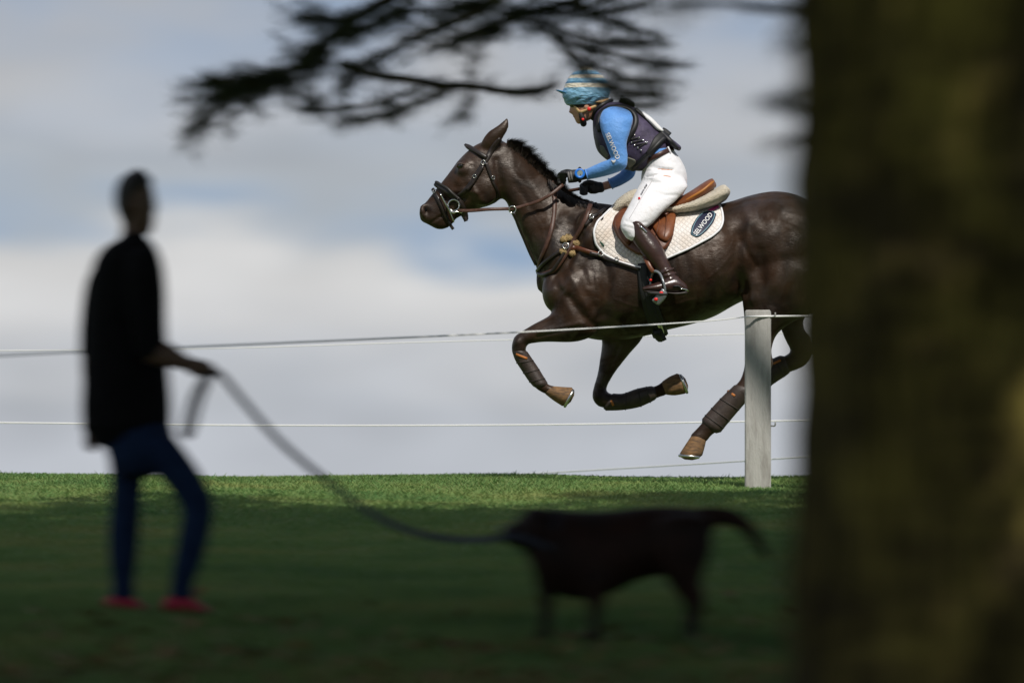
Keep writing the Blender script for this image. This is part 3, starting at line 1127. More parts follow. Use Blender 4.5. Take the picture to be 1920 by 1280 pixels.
    for i in range(n):
        t = rng.uniform(0, 1) ** 1.0
        k = t * (len(crest) - 1.001)
        a = crest[int(k)] + (crest[int(k) + 1] - crest[int(k)]) * (k - int(k))
        px_, py_ = a
        dy = rng.normal(0, .014)
        base = P(px_ + rng.uniform(-2, 2), py_ + 4 + abs(dy) * 60, HD + dy)
        tall = np.interp(px_, [950, 960, 985, 1020, 1045, 1060, 1120], [16, 31, 32, 27, 22, 15, 6])
        clump = 0.86 + 0.14 * math.sin(px_ * 0.61 + 2 * math.sin(px_ * .17))
        ln = tall * clump * rng.uniform(.55, 1.15) / (F / HD)
        wind = rng.normal(0.16, .22)
        d = np.array([0.36 + wind, rng.normal(-.12, .3), 1.0])
        d /= np.linalg.norm(d)
        droop = np.array([.6, rng.normal(-.35, .35), -.6]) * ln * .6
        mid = base + d * ln * .55
        tip = base + d * ln + droop * .6
        wv_ = np.array([.0016, .0008, 0])
        Q.append((base - wv_, base + wv_, mid + wv_ * .8, mid - wv_ * .8))
        Q.append((mid - wv_ * .8, mid + wv_ * .8, tip + wv_ * .1, tip - wv_ * .1))
    # the hair that falls on the near side of the neck in front of the withers
    for i in range(1300):
        t = rng.uniform(0.42, 1)
        k = t * (len(crest) - 1.001)
        a = crest[int(k)]
        dy = -abs(rng.normal(.012, .012))
        base = P(a[0], a[1] + 2, HD + dy)
        ln = rng.uniform(10, 24) / (F / HD)
        h = np.array([rng.normal(.35, .2), -0.75, -.9])
        h /= np.linalg.norm(h)
        mid = base + np.array([0, -.02, .006]) + h * ln * .4
        tip = base + np.array([0, -.02, 0]) + h * ln
        wv_ = np.array([.003, 0, .001])
        Q.append((base - wv_, base + wv_, mid + wv_ * .8, mid - wv_ * .8))
        Q.append((mid - wv_ * .8, mid + wv_ * .8, tip + wv_ * .1, tip - wv_ * .1))
    for i in range(160):   # forelock
        base = P(rng.uniform(915, 936), rng.uniform(262, 268), HD + rng.normal(0, .02))
        ln = rng.uniform(.05, .11)
        d = np.array([-.6 + rng.normal(0, .2), rng.normal(0, .4), -.35])
        d /= np.linalg.norm(d)
        mid = base + d * ln * .5 + np.array([0, 0, .012])
        tip = base + d * ln
        wv_ = np.array([.001, .002, .001])
        Q.append((base - wv_, base + wv_, mid + wv_, mid - wv_))
        Q.append((mid - wv_, mid + wv_, tip + wv_ * .1, tip - wv_ * .1))
    mane = quads_mesh('mane', np.array(Q).reshape(-1, 3), 4, M_HAIR, horse)
    # tail, streaming behind (mostly hidden by the trunk)
    Q = []
    for i in range(900):
        b = P(1578 + rng.uniform(-6, 8), 425 + rng.uniform(-10, 14), HD + rng.normal(0, .02))
        sp = rng.normal(0, 1, 3) * np.array([.03, .05, .07])
        e = b + np.array([.55 + rng.uniform(-.15, .15), 0, -.28 + rng.uniform(-.25, .1)]) + sp
        m1 = b + np.array([.2, 0, .05]) + sp * .5
        wv_ = np.array([0, .002, .003])
        Q.append((b - wv_, b + wv_, m1 + wv_, m1 - wv_))
        Q.append((m1 - wv_, m1 + wv_, e + wv_ * .2, e - wv_ * .2))
    quads_mesh('tail', np.array(Q).reshape(-1, 3), 4, M_HAIR, horse)
    return horse


HORSE = build_horse()
HB = bvh_of(HORSE)


def ring_torus(c, r, th, normal=(0, 1, 0), n=20, flat=1.0, m=8):
    nrm = np.array(normal, float)
    nrm /= np.linalg.norm(nrm)
    u = np.cross(nrm, (0, 0, 1.0))
    if np.linalg.norm(u) < 1e-3:
        u = np.array([1.0, 0, 0])
    u /= np.linalg.norm(u)
    v = np.cross(u, nrm)
    V, Fc = [], []
    for i in range(n):
        a = 2 * math.pi * i / n
        d = math.cos(a) * u + math.sin(a) * v
        for j in range(m):
            b = 2 * math.pi * j / m
            V.append(np.asarray(c) + d * (r + th * math.cos(b)) + nrm * th * math.sin(b))
    for i in range(n):
        for j in range(m):
            Fc.append((i * m + j, ((i + 1) % n) * m + j, ((i + 1) % n) * m + (j + 1) % m, i * m + (j + 1) % m))
    return np.array(V), Fc


def build_bridle():
    root = obj_root('bridle', 'dark leather bridle with padded noseband and steel bit on the horse head', 'bridle', tuple(P(880, 340)))
    b = M_BLACKLEATHER
    strap('headpiece', HB, [(938, 260), (929, 270), (920, 285), (913, 297), (906, 308)], .030, .006, b, root, .004)
    strap('browband', HB, [(875, 275), (885, 280), (898, 288), (913, 297)], .026, .012, b, root, .006)
    strap('cheekpiece', HB, [(908, 304), (900, 316), (890, 332), (878, 350), (868, 360), (858, 367)], .022, .006, b, root, .006)
    strap('noseband', HB, [(820, 346), (832, 354), (846, 364), (858, 374), (866, 386), (871, 400), (872, 407)], .034, .013, b, root, .004)
    strap('noseband_pad', HB, [(822, 345), (838, 353), (852, 363), (864, 374)], .014, .012, mat('padding', (0.02, 0.017, 0.015), .5), root, .012)
    strap('throatlatch', HB, [(911, 305), (917, 322), (924, 342), (931, 358), (934, 372)], .018, .005, b, root, .005)
    strap('flash_strap', HB, [(813, 356), (817, 364), (825, 380), (832, 397), (839, 412)], .020, .006, b, root, .006)
    strap('cheek_billet', HB, [(906, 312), (896, 328), (885, 346), (876, 357)], .016, .005, b, root, .013)
    # loose strap ends
    y0 = HD - .035
    pts = np.array([P(840, 412, y0), P(844, 421, y0), P(850, 430, y0)])
    mk('strap_end', *ribbon(cr_spline(pts, 4), np.tile([0, -1.0, 0], (9, 1)), .017, .004), b, root)
    pts = np.array([P(868, 403, y0), P(872, 410, y0), P(874, 415, y0)])
    mk('strap_end', *ribbon(cr_spline(pts, 4), np.tile([0, -1.0, 0], (9, 1)), .022, .005), b, root)
    # buckles
    for x, y, r in ((906, 306, 4), (890, 331, 3), (923, 334, 3), (818, 361, 3.5)):
        p, nr = cast(HB, x, y)
        c = np.array(p) + np.array(nr) * .017
        mk('buckle', *ring_torus(c, r * HD / F, .0022, nr, 14), M_STEEL, root)
    for s in (-1, 1):
        p, nr = cast(HB, 850, 386)
        yy = abs(p.y - HD) + .018
        c = P(851, 386)
        c[1] = HD + s * yy
        mk('bit_ring', *ring_torus(c, .031, .0048, (0.1, 1, 0), 26), M_STEEL, root)

        def q(x, y, e=0.0):
            v = P(x, y)
            v[1] = HD + s * (yy + e)
            return v
        mk('bit_cheek', *tube([q(826, 364, .004), q(832, 376, .006), q(838, 387, .008), q(843, 396, .006), q(851, 416, .0)], [.003, .0045, .005, .0045, .003], 8, 4), M_STEEL, root)
        mk('curb_hook', *tube([q(843, 396, .005), q(850, 400, .008), q(858, 398, .006), q(867, 400, .002)], [.004, .006, .004, .0045], 8, 4), M_STEEL, root)
    # reins, one each side, from bit to hand
    for s in (-1, 1):
        hy = HD - .14 if s < 0 else HD + .10
        hp = (1056, 346) if s < 0 else (1098, 352)
        p, nr = cast(HB, 850, 386)
        yb = abs(p.y - HD) + .02
        pts = [P(858, 395, HD + s * yb), P(884, 395, HD + s * (yb + .03)), P(915, 392.5, HD + s * (yb + .06)), P(945, 391.5, HD + s * .135), P(962, 391, HD + s * .145), P(985, 385, HD + s * .15),
               P(1010, 377, HD + s * .165), P(1032, 365, HD + s * .175), P(*hp, hy)]
        C = cr_spline(np.array(pts), 6)
        Nn = np.tile([0, -1.0 * -s * -1, 0], (len(C), 1)).astype(float)
        Nn = np.tile([0.15, float(s), 0.2], (len(C), 1))
        Nn /= np.linalg.norm(Nn[0])
        mk('rein', *ribbon(C, Nn, .018, .004), M_REIN, root)
    return root


build_bridle()


def build_breastplate():
    root = obj_root('breastplate', 'brown leather breastplate with fleece pads across the horse chest', 'breastplate', tuple(P(1062, 463)))
    b, r = M_BLACKLEATHER, M_REIN
    strap('neck_strap', HB, [(1036, 340), (1039, 365), (1039, 397), (1034, 430), (1026, 458), (1015, 485), (1011, 500)], .024, .006, r, root, .006)
    strap('shoulder_strap', HB, [(1108, 382), (1104, 396), (1096, 418), (1084, 440), (1068, 464), (1054, 486), (1040, 505), (1026, 513), (1013, 515)], .026, .007, r, root, .008)
    strap('wither_strap', HB, [(1136, 393), (1122, 401), (1108, 409), (1098, 424)], .020, .006, b, root, .008)
    strap('chest_strap', HB, [(1062, 464), (1046, 474), (1030, 486), (1018, 497), (1010, 508)], .022, .006, b, root, .010)
    strap('chest_strap', HB, [(1060, 470), (1048, 490), (1036, 508), (1022, 516), (1012, 512)], .018, .006, b, root, .012)
    strap('girth_strap', HB, [(1064, 464), (1085, 466), (1108, 473), (1125, 479), (1160, 491), (1190, 501), (1212, 508)], .026, .007, M_SADDLE_D, root, .008)
    strap('girth_buckle_strap', HB, [(1106, 474), (1125, 481), (1145, 488), (1170, 496), (1200, 505)], .022, .006, b, root, .015)
    for x, y in ((1058, 450), (1080, 456), (1056, 472), (1072, 475), (1066, 447)):
        p, nr = cast(HB, x, y)
        v, f = ball(np.array(p) + np.array(nr) * .008, (.024, .013, .019), 7)
        v = v + rng.normal(0, .0022, v.shape)
        mk('fleece_pad', v, f, M_FLEECE2, root)
    for x, y, rr in ((1061, 463, 5.5), (1107, 408, 4), (1123, 478, 5), (1158, 488, 3.5)):
        p, nr = cast(HB, x, y)
        mk('ring', *ring_torus(np.array(p) + np.array(nr) * .024, rr * HD / F, .0032, nr, 18), M_STEEL, root)
    # running martingale: ring on the rein, strap down to the chest
    yy = HD - .15
    mk('martingale_ring', *ring_torus(P(961, 393, yy), .019, .004, (0.2, 1, 0.1), 20), M_STEEL, root)
    pts = np.array([P(963, 399, yy), P(972, 424, HD - .12), P(982, 447, HD - .10), P(993, 473, HD - .08), P(1005, 497, HD - .07)])
    C = cr_spline(pts, 6)
    Nn = np.tile([-.5, -.8, 0.0], (len(C), 1))
    mk('martingale_strap', *ribbon(C, Nn / np.linalg.norm(Nn[0]), .017, .004), b, root)
    return root


build_breastplate()


def build_saddle():
    # quilted pad
    O = [(1152, 384), (1140, 396), (1120, 415), (1113, 434), (1117, 458), (1133, 477), (1160, 490), (1186, 498), (1203, 502), (1215, 497),
         (1250, 484), (1292, 466), (1335, 443), (1351, 429), (1356, 415), (1355, 400), (1350, 383), (1300, 388), (1250, 392), (1200, 390)]
    near, edge = patch(HB, O, .016, .012, nr=12, nb=120)
    sr = obj_root('saddle_pad', 'white quilted saddle pad under the saddle, with a dark blue badge', 'saddle pad', tuple(P(1250, 450)))
    sp = both_sides('pad_panel', near, M_QUILT, sr)
    e2 = np.vstack([edge, edge[:1]])
    bind = tube(e2 + np.array([0, -.001, 0]), .0062, 8, 1)
    both_sides('binding', bind, M_SADDLEPAD_BIND, sr)
    PB = bvh_of(sp)
    # badge with lettering
    bad = [(1294, 440), (1297, 424), (1306, 408), (1318, 397), (1330, 394), (1344, 400), (1338, 417), (1326, 432), (1312, 444), (1306, 446)]
    p, e = patch(PB, bad, .003, .004, nr=4, nb=48, smooth=1)
    bo = mk('badge', *p, M_NAVY, sp)
    ee = [(1297, 440), (1300, 426), (1308, 411), (1319, 400), (1330, 397), (1340, 401), (1335, 416), (1324, 430), (1312, 441), (1304, 443), (1297, 440)]
    C, Nn = cast_line(PB, ee, .0050)
    mk('badge_rim', *ribbon(C, Nn, .0042, .0012), M_PALEBLUE, bo)
    print_text('lettering', PB, 'SELWOOD', 1318.5, 420, 52, 12.0, M_WHITE, bo, lift=.0062, stretch=.86, bold=.012)
    p, e = patch(PB, [(1325, 395), (1335, 389), (1347, 384), (1350, 387), (1344, 392), (1333, 397)], .003, .003, nr=3, nb=30, smooth=1)
    mk('pink_badge', *p, M_PINK, sp)
    p, e = patch(PB, [(1124, 452), (1127, 453), (1134, 461), (1131, 463)], .003, .003, nr=2, nb=24, smooth=1)
    mk('green_tab', *p, M_GREENTAB, sp)

    # fleece half pad
    rear = loft([(1262, 386, 1262, 404, 0, .20), (1300, 374, 1303, 399, 0, .215), (1335, 358, 1340, 387, 0, .22), (1355, 347, 1362, 374, 0, .20), (1363, 352, 1366, 366, 0, .16)], n=26, square=.2)
    front = loft([(1148, 386, 1150, 402, 0, .10), (1158, 374, 1164, 398, 0, .125), (1174, 362, 1180, 390, 0, .13), (1190, 355, 1196, 382, 0, .12), (1198, 358, 1200, 376, 0, .10)], n=24, square=.2)
    mid = loft([(1180, 384, 1180, 400, 0, .16), (1230, 388, 1230, 404, 0, .2), (1275, 384, 1275, 402, 0, .2)], n=22)
    hp = fuse('half_pad', [rear, front, mid], .008, 4, M_FLEECE)
    co, no = mesh_arrays(hp.data)
    hp.data.vertices.foreach_set('co', (co + no * rng.normal(0, .0012, (len(co), 1))).ravel())
    tag(hp, 'cream fleece half pad showing in front of and behind the brown saddle', 'half pad')

    # saddle
    S = obj_root('saddle', 'tan brown leather jumping saddle under the rider', 'saddle', tuple(P(1250, 390)))
    seat = loft([(1176, 372, 1178, 394, 0, .07), (1190, 374, 1192, 398, 0, .10), (1212, 382, 1214, 404, 0, .13), (1240, 384, 1246, 404, 0, .155), (1266, 374, 1274, 398, 0, .175),
                 (1292, 360, 1300, 386, 0, .185), (1318, 343, 1323, 372, 0, .175), (1334, 335, 1337, 357, 0, .14), (1339, 340, 1340, 352, 0, .10)], n=28, square=.15)
    mk('seat', *seat, M_SADDLE, S)
    pts = [P(1276, 381, HD - .165), P(1296, 370, HD - .18), P(1316, 358, HD - .176), P(1332, 345, HD - .148), P(1338, 340, HD - .11)]
    pip = tube(pts, .007, 8, 4)
    both_sides('piping', pip, M_PIPING, S)
    F1 = [(1186, 384), (1166, 391), (1152, 405), (1148, 420), (1156, 442), (1172, 463), (1195, 478), (1225, 480), (1250, 466), (1262, 443), (1268, 405), (1262, 388), (1225, 386)]
    p, e = patch(bvh_of(sp), F1, .032, .016, nr=9, nb=90, smooth=4, puff=.012)
    fl = mk('flap', *p, M_SADDLE_D, S)
    mk('flap', *mirror_y(p), M_SADDLE_D, S)
    FB = bvh_of(fl)
    p, e = patch(FB, [(1178, 388), (1162, 396), (1153, 410), (1152, 424), (1162, 446), (1176, 462), (1184, 456), (1176, 430), (1178, 408)], .010, .02, nr=5, nb=48, puff=.018)
    both_sides('knee_roll', p, M_SADDLE_D, S)
    p, e = patch(FB, [(1214, 412), (1236, 396), (1262, 392), (1267, 405), (1262, 440), (1250, 455), (1236, 448), (1226, 430)], .012, .02, nr=6, nb=54, puff=.014)
    both_sides('thigh_block', p, M_SADDLE, S)
    for k, (x0, y0, x1, y1) in enumerate([(1238, 400, 1232, 442), (1250, 398, 1246, 446)]):
        C, Nn = cast_line(FB, [(x0, y0), ((x0 + x1) / 2 + 1.5, (y0 + y1) / 2), (x1, y1)], .027)
        mk('stitched_seam', *ribbon(C, Nn, .004, .002), M_SADDLE_D, S)
    C, Nn = cast_line(FB, [(1228, 398), (1245, 408), (1252, 410)], .03)
    mk('stirrup_leather_keeper', *ribbon(C, Nn, .022, .005), M_SADDLE_D, S)
    # girth
    strap('girth', HB, [(1209, 494), (1211, 520), (1214, 545), (1219, 570), (1226, 592), (1234, 612), (1238, 626)], .085, .010, M_BLACK, S, .008)
    strap('girth_centre', HB, [(1209, 497), (1212, 530), (1217, 560), (1225, 588), (1234, 612)], .04, .006, mat('girth_elastic', (0.016, 0.016, 0.017), .7), S, .018)
    cap = tube([P(1230, 622, HD - .16), P(1236, 630, HD - .08), P(1238, 632, HD), P(1236, 630, HD + .08), P(1230, 622, HD + .16)], [.02, .026, .028, .026, .02], 10, 4, 1.0)
    mk('girth_belly', *cap, M_BLACK, S)
    strap('girth_buckle', HB, [(1235, 603), (1237, 611), (1240, 620)], .026, .006, M_STEEL, S, .022, both=False)
    mk('girth_strap_end', *ribbon(cr_spline(np.array([P(1238, 618, HD - .15), P(1242, 628, HD - .14), P(1247, 638, HD - .14)]), 3), np.tile([0, -1.0, 0], (7, 1)), .022, .006), M_BLACK, S)
    return S, FB


SADDLE, FLAPB = build_saddle()


# ---------------------------------------------------------------- the rider
def hand_parts(wrist, knuckle, fing, thumb, Y0, r=.0085):
    """closed shapes of a hand: palm, four bent fingers and a thumb; points are (px, py, depth offset)"""
    out = []
    w0, k0 = np.array(P(wrist[0], wrist[1], Y0 + wrist[2])), np.array(P(knuckle[0], knuckle[1], Y0 + knuckle[2]))
    m = (w0 + k0) / 2
    out.append(tube([w0, w0 * .6 + m * .4, m, k0], [.027, .030, .036, .034], 14, 3, .8))
    for f in fing:
        pts = [P(x, y, Y0 + d) for x, y, d in f]
        rr = [r * 1.12] + [r] * (len(pts) - 2) + [r * .8]
        out.append(tube(pts, rr, 10, 3))
        out.append(ball(pts[-1], r * .8, 6))
    pts = [P(x, y, Y0 + d) for x, y, d in thumb]
    out.append(tube(pts, [r * 1.35, r * 1.15, r], 10, 3))
    out.append(ball(pts[-1], r, 6))
    return out


def build_rider():
    R = obj_root('person', 'rider in blue sleeves, white breeches and striped blue helmet crouched over the galloping horse', 'person', tuple(P(1235, 380)))
    ARM_N = [(1140, 202, 1172, 204, -.13, .05), (1130, 208, 1182, 210, -.17, .062), (1124, 224, 1187, 224, -.205, .066), (1127, 245, 1181, 248, -.23, .061), (1136, 270, 1175, 269, -.24, .054),
             (1143, 290, 1177, 292, -.24, .05)]
    FORE_N = [(1150, 285, 1177, 292, -.24, .045), (1143, 298, 1174, 314, -.238, .049), (1130, 303, 1153, 325, -.215, .045), (1112, 311, 1124, 333, -.185, .039), (1097, 318, 1102, 337, -.155, .032)]
    ARM_F = [(1140, 205, 1175, 210, .15, .055), (1135, 240, 1180, 245, .21, .058), (1160, 280, 1192, 285, .24, .05), (1170, 305, 1197, 312, .24, .045)]
    FORE_F = [(1170, 300, 1194, 308, .24, .042), (1166, 319, 1189, 331, .235, .045), (1154, 329, 1168, 346, .20, .04), (1141, 335.5, 1149, 354, .165, .036)]
    WRIST_F = [(1148, 334, 1156, 350, .18, .03), (1138, 339, 1144, 354, .155, .028), (1122, 344, 1127, 359, .12, .026)]
    TORSO = [(1141, 196, 1115, 222, 0, .06), (1165, 198, 1117, 240, 0, .15), (1193, 211, 1123, 264, 0, .175), (1221, 232, 1136, 290, 0, .165),
             (1243, 254, 1162, 308, 0, .15), (1258, 276, 1200, 310, 0, .14)]
    PELVIS = [(1255, 272, 1196, 306, 0, .135), (1262, 281, 1204, 310, 0, .142), (1275, 298, 1204, 322, 0, .16), (1285, 318, 1203, 338, 0, .172), (1288, 340, 1212, 350, 0, .165), (1283, 358, 1225, 362, 0, .14)]
    THIGH = [(1212, 318, 1286, 340, -.10, .09), (1204, 338, 1288, 352, -.14, .095), (1191, 362, 1268, 375, -.20, .088), (1178, 388, 1246, 394, -.255, .08), (1166, 410, 1222, 420, -.295, .07),
             (1164, 428, 1209, 430, -.315, .06), (1174, 446, 1214, 440, -.325, .052)]
    BOOT = [(1183, 417, 1209, 423, -.322, .056), (1182, 432, 1216, 430, -.325, .058), (1184, 447, 1229, 444, -.332, .058), (1199, 469, 1242, 464, -.345, .055), (1213, 486, 1251, 486, -.352, .049), (1229, 505, 1261, 506, -.36, .042),
            (1238, 520, 1272, 524, -.368, .040), (1243, 533, 1280, 537, -.372, .038)]
    FOOT = [(1283, 530, 1287, 546, -.372, .030), (1268, 519, 1272, 549, -.375, .038), (1250, 523, 1253, 548, -.382, .042), (1232, 530, 1234, 547, -.39, .046), (1216, 535, 1217, 546, -.395, .044), (1206, 539, 1207, 545, -.398, .032)]
    flip = lambda q: [(a, b, c, d, -e, f) for a, b, c, d, e, f in q]
    head = loft([(1092, 140, 1118, 140, 0, .05), (1074, 150, 1132, 150, 0, .066), (1067, 165, 1138, 165, 0, .074), (1066, 182, 1137, 182, 0, .074), (1068, 194, 1131, 194, 0, .070),
                 (1070, 203, 1124, 203, 0, .066), (1073, 211, 1117, 211, 0, .060), (1076, 218, 1111, 219, 0, .052), (1078, 225, 1106, 225, 0, .042), (1082, 230, 1096, 229, 0, .026)], n=24)
    nose = loft([(1067, 193, 1078, 193, 0, .009), (1068.5, 199, 1080, 199, 0, .010), (1067, 207, 1080, 207, 0, .013), (1066.5, 211, 1080, 212, 0, .016), (1071, 213.5, 1080, 214, 0, .012)], n=12)
    lips = loft([(1073.5, 215.5, 1082, 215.5, 0, .016), (1074.5, 218, 1084, 218, 0, .022), (1076, 221, 1084, 221, 0, .018)], n=12)
    chin = loft([(1078, 224, 1090, 224, 0, .02), (1079.5, 229, 1092, 229, 0, .02)], n=12)
    ears = [ball(P(1099, 199, HD + s * .070), (.012, .008, .021), 8) for s in (-1, 1)]
    neck = loft([(1098, 205, 1130, 200, 0, .052), (1106, 218, 1136, 205, 0, .054), (1112, 228, 1146, 208, 0, .062)], n=18)
    g = -.007
    body = [head, nose, lips, chin, neck] + ears + [loft(ARM_N, grow=g), loft(FORE_N, grow=g), loft(ARM_F, grow=g), loft(FORE_F, grow=g), loft(WRIST_F), loft(TORSO, grow=g, n=28), loft(PELVIS, grow=g, n=28)]
    for q in (THIGH, BOOT, FOOT):
        body += [loft(q, grow=g), mirror_y(loft(q, grow=g))]
    bo = fuse('body', body, .006, 3, M_SKIN, R)
    # eyes, brows, mouth
    for s in (-1, 1):
        mk('eye', *ball(P(1073, 196.5, HD + s * .030), (.009, .010, .006), 8), mat('eye_white', (.6, .58, .55), .2), R)
        mk('iris', *ball(P(1071.2, 196.7, HD + s * .031), (.0048, .006, .0045), 6), M_EYE, R)
        mk('eyebrow', *tube([P(1070, 192.5, HD + s * .016), P(1071, 191.5, HD + s * .032), P(1076, 192.5, HD + s * .048)], .003, 6, 3), M_BLOND, R)
    mk('mouth', *tube([P(1079, 219, HD - .022), P(1075.2, 218.4, HD - .008), P(1075.2, 218.4, HD + .008), P(1079, 219, HD + .022)], .0022, 6, 3), mat('lip', (.3, .08, .07), .5), R)
    # shirt
    fuse('shirt', [loft(TORSO, grow=-.001, n=28), loft(ARM_N), loft(FORE_N), loft(ARM_F), loft(FORE_F), loft([(1240, 252, 1170, 300, 0, .15), (1262, 282, 1202, 312, 0, .150)])], .006, 4, M_SHIRT, R)
    for secs, y in ((FORE_N[-1], 0), (FORE_F[-1], 0)):
        A, B = P(secs[0], secs[1], HD + secs[4]), P(secs[2], secs[3], HD + secs[4])
        c, u = (A + B) / 2, (A - B) / 2
        mk('cuff', *tube([c + u * 1.02 * math.cos(t) + np.array([0, 1, 0]) * (secs[5] + .001) * math.sin(t) for t in np.linspace(0, 2 * math.pi, 21)], .004, 8, 1), M_SHIRT, R)
    # body protector
    VEST = [(1143, 193, 1113, 218, 0, .075), (1166, 194, 1113, 240, 0, .145), (1194, 206, 1116, 262, 0, .175), (1223, 229, 1124, 285, 0, .172), (1240, 246, 1150, 306, 0, .162), (1249, 256, 1178, 318, 0, .158)]
    vest_parts = [loft(VEST, n=34, grow=.006, square=.12), loft([(1236, 246, 1222, 258, 0, .11), (1260, 261, 1250, 271, 0, .115), (1277, 275, 1272, 283, 0, .11)], n=26)]
    arm_near = loft([(1129, 212, 1181, 214, -.14, .08), (1126, 228, 1186, 228, -.215, .08)], n=20)
    vest = fuse('body_protector', vest_parts, .007, 4, M_VEST, R)
    VB = bvh_of(vest)
    # collar, arm hole edging, back edging
    mk('collar', *tube([P(1112, 222, HD - .02), P(1116, 208, HD - .062), P(1130, 196, HD - .072), P(1145, 189, HD - .02), P(1145, 189, HD + .02), P(1130, 196, HD + .072), P(1116, 208, HD + .062), P(1112, 222, HD + .02), P(1112, 222, HD - .02)], .011, 10, 4), M_VESTEDGE, R)
    C, Nn = cast_line(VB, [(1127, 246), (1123, 232), (1126, 216), (1138, 205), (1158, 202), (1178, 206), (1190, 218), (1191, 234), (1182, 252), (1172, 266)], .006)
    mk('arm_hole_edging', *ribbon(C, Nn, .030, .010), M_VESTEDGE, R)
    C, Nn = cast_line(VB, [(1190, 206), (1206, 219), (1222, 233), (1240, 250), (1256, 264), (1270, 277)], .004)
    mk('back_edging', *ribbon(C, Nn, .026, .010), M_VESTEDGE, R)
    C, Nn = cast_line(VB, [(1246, 259), (1237, 266), (1226, 277), (1212, 290), (1199, 303), (1186, 316)], .004)
    mk('hem_edging', *ribbon(C, Nn, .026, .012), M_VESTEDGE, R)
    C, Nn = cast_line(VB, [(1250, 249), (1240, 256), (1231, 265), (1224, 277), (1215, 289)], .008)
    mk('waist_strap', *ribbon(C, Nn, .045, .006), M_BLACK, R)
    mk('strap_block', *tube([P(1240, 246, HD - .05), P(1247, 250, HD - .05), P(1254, 256, HD - .05)], .024, 8, 3), M_BLACK, R)
    # laces with steel eyelets on the side
    for i, (x, y) in enumerate([(1178, 262), (1184, 267), (1190, 272), (1196, 277), (1202, 282), (1190, 253), (1198, 258), (1205, 263), (1212, 268)]):
        p, nr = cast(VB, x, y)
        if p is None:
            continue
        mk('eyelet', *ball(np.array(p) + np.array(nr) * .004, (.0055, .005, .0055), 6), M_STEEL, R)
    for (x0, y0), (x1, y1) in (((1178, 262), (1198, 258)), ((1184, 267), (1205, 263)), ((1190, 272), (1212, 268)), ((1196, 277), (1212, 268)), ((1184, 267), (1190, 253)), ((1190, 272), (1198, 258))):
        C, Nn = cast_line(VB, [(x0, y0), ((x0 + x1) / 2, (y0 + y1) / 2), (x1, y1)], .004)
        mk('lace', *ribbon(C, Nn, .006, .003), M_BLACK, R)
    p, e = patch(VB, [(1176, 294), (1192, 300), (1193, 318), (1184, 322), (1174, 308)], .006, .006, nr=4, nb=36, smooth=1)
    mk('side_panel', *p, M_GREYPANEL, R)
    p, e = patch(VB, [(1124, 272), (1132, 274), (1142, 292), (1136, 296), (1126, 284)], .004, .006, nr=4, nb=36, smooth=1)
    mk('front_panel', *p, M_GREYPANEL, R)
    # white number bib on the back and the pad at the nape
    bib = loft([(1206, 210, 1200, 220, 0, .11), (1222, 222, 1214, 232, 0, .125), (1238, 238, 1228, 246, 0, .12), (1244, 245, 1238, 250, 0, .11)], n=20, square=.3)
    mk('number_bib', *bib, M_WHITE, R)
    mk('nape_pad', *loft([(1165, 184, 1163, 195, 0, .075), (1177, 185, 1175, 198, 0, .085), (1189, 193, 1185, 203, 0, .075)], n=20, square=.35), M_VESTEDGE, R)
    # lettering down the sleeve
    SB = bvh_of([c for c in R.children if c.name.startswith('shirt')][0])
    print_text('sleeve_lettering', SB, 'SELWOOD', 1148.5, 274, -67, 12.0, M_WHITE, R, lift=.004, stretch=.90, bold=.02)
    p, e = patch(SB, [(1145, 300), (1151, 301), (1155, 299), (1153, 305), (1150, 307)], .003, .003, nr=2, nb=20, smooth=0)
    mk('sleeve_emblem', *p, M_WHITE, R)
    # breeches
    fold = loft([(1212, 322, 1250, 330, -.125, .09), (1206, 332, 1262, 345, -.14, .092)], n=16)
    br = fuse('breeches', [loft(PELVIS, n=30, grow=.002), loft(THIGH, n=26, grow=.001), mirror_y(loft(THIGH, n=26, grow=.001)), fold], .006, 4, M_BREECH, R)
    co, no = mesh_arrays(br.data)
    px = co[:, 0] * F / co[:, 1] + 960
    py = HY - (co[:, 2] - EYE) * F / co[:, 1]
    d = np.zeros(len(co))
    for pts, rad, amp in (([(1206, 322), (1232, 316), (1262, 318)], 2.0, -.013), ([(1212, 332), (1236, 326), (1258, 330)], 2.0, -.011), ([(1256, 300), (1268, 306), (1278, 318)], 3, -.005),
                          ([(1228, 360), (1248, 366), (1270, 366)], 3, -.005), ([(1202, 330), (1216, 338), (1240, 340)], 3, .004), ([(1172, 414), (1190, 420), (1212, 416)], 2.5, -.004), ([(1170, 424), (1186, 428)], 2, -.004)):
        best = np.full(len(co), 1e9)
        pts = np.array(pts, float)
        for a, b in zip(pts[:-1], pts[1:]):
            v = b - a
            t = np.clip(((px - a[0]) * v[0] + (py - a[1]) * v[1]) / (v @ v), 0, 1)
            best = np.minimum(best, np.hypot(px - a[0] - t * v[0], py - a[1] - t * v[1]))
        d += amp * np.exp(-(best / rad) ** 2)
    br.data.vertices.foreach_set('co', (co + no * (d * np.abs(no[:, 1]))[:, None]).ravel())
    br.data.update()
    BB = bvh_of(br)
    C, Nn = cast_line(BB, [(1228, 318), (1222, 340), (1206, 366), (1192, 390), (1180, 410)], .0015)
    mk('seam', *ribbon(C, Nn, .003, .0008), mat('seam_thread', (.5, .49, .5), .7), R)
    print_text('breeches_lettering', BB, 'euro-star', 1207, 355, 60, 6.2, M_GREYPRINT, R, lift=.003, bold=.02)
    p, e = patch(BB, [(1196, 370), (1200, 369), (1201, 373), (1197, 375)], .003, .003, nr=2, nb=16, smooth=0)
    mk('red_square_print', *p, M_REDPRINT, R)
    # belt and loop
    A = [(1259, 279, 1202, 309, 0, .150)]
    a0, b0 = P(1261, 279), P(1201, 309)
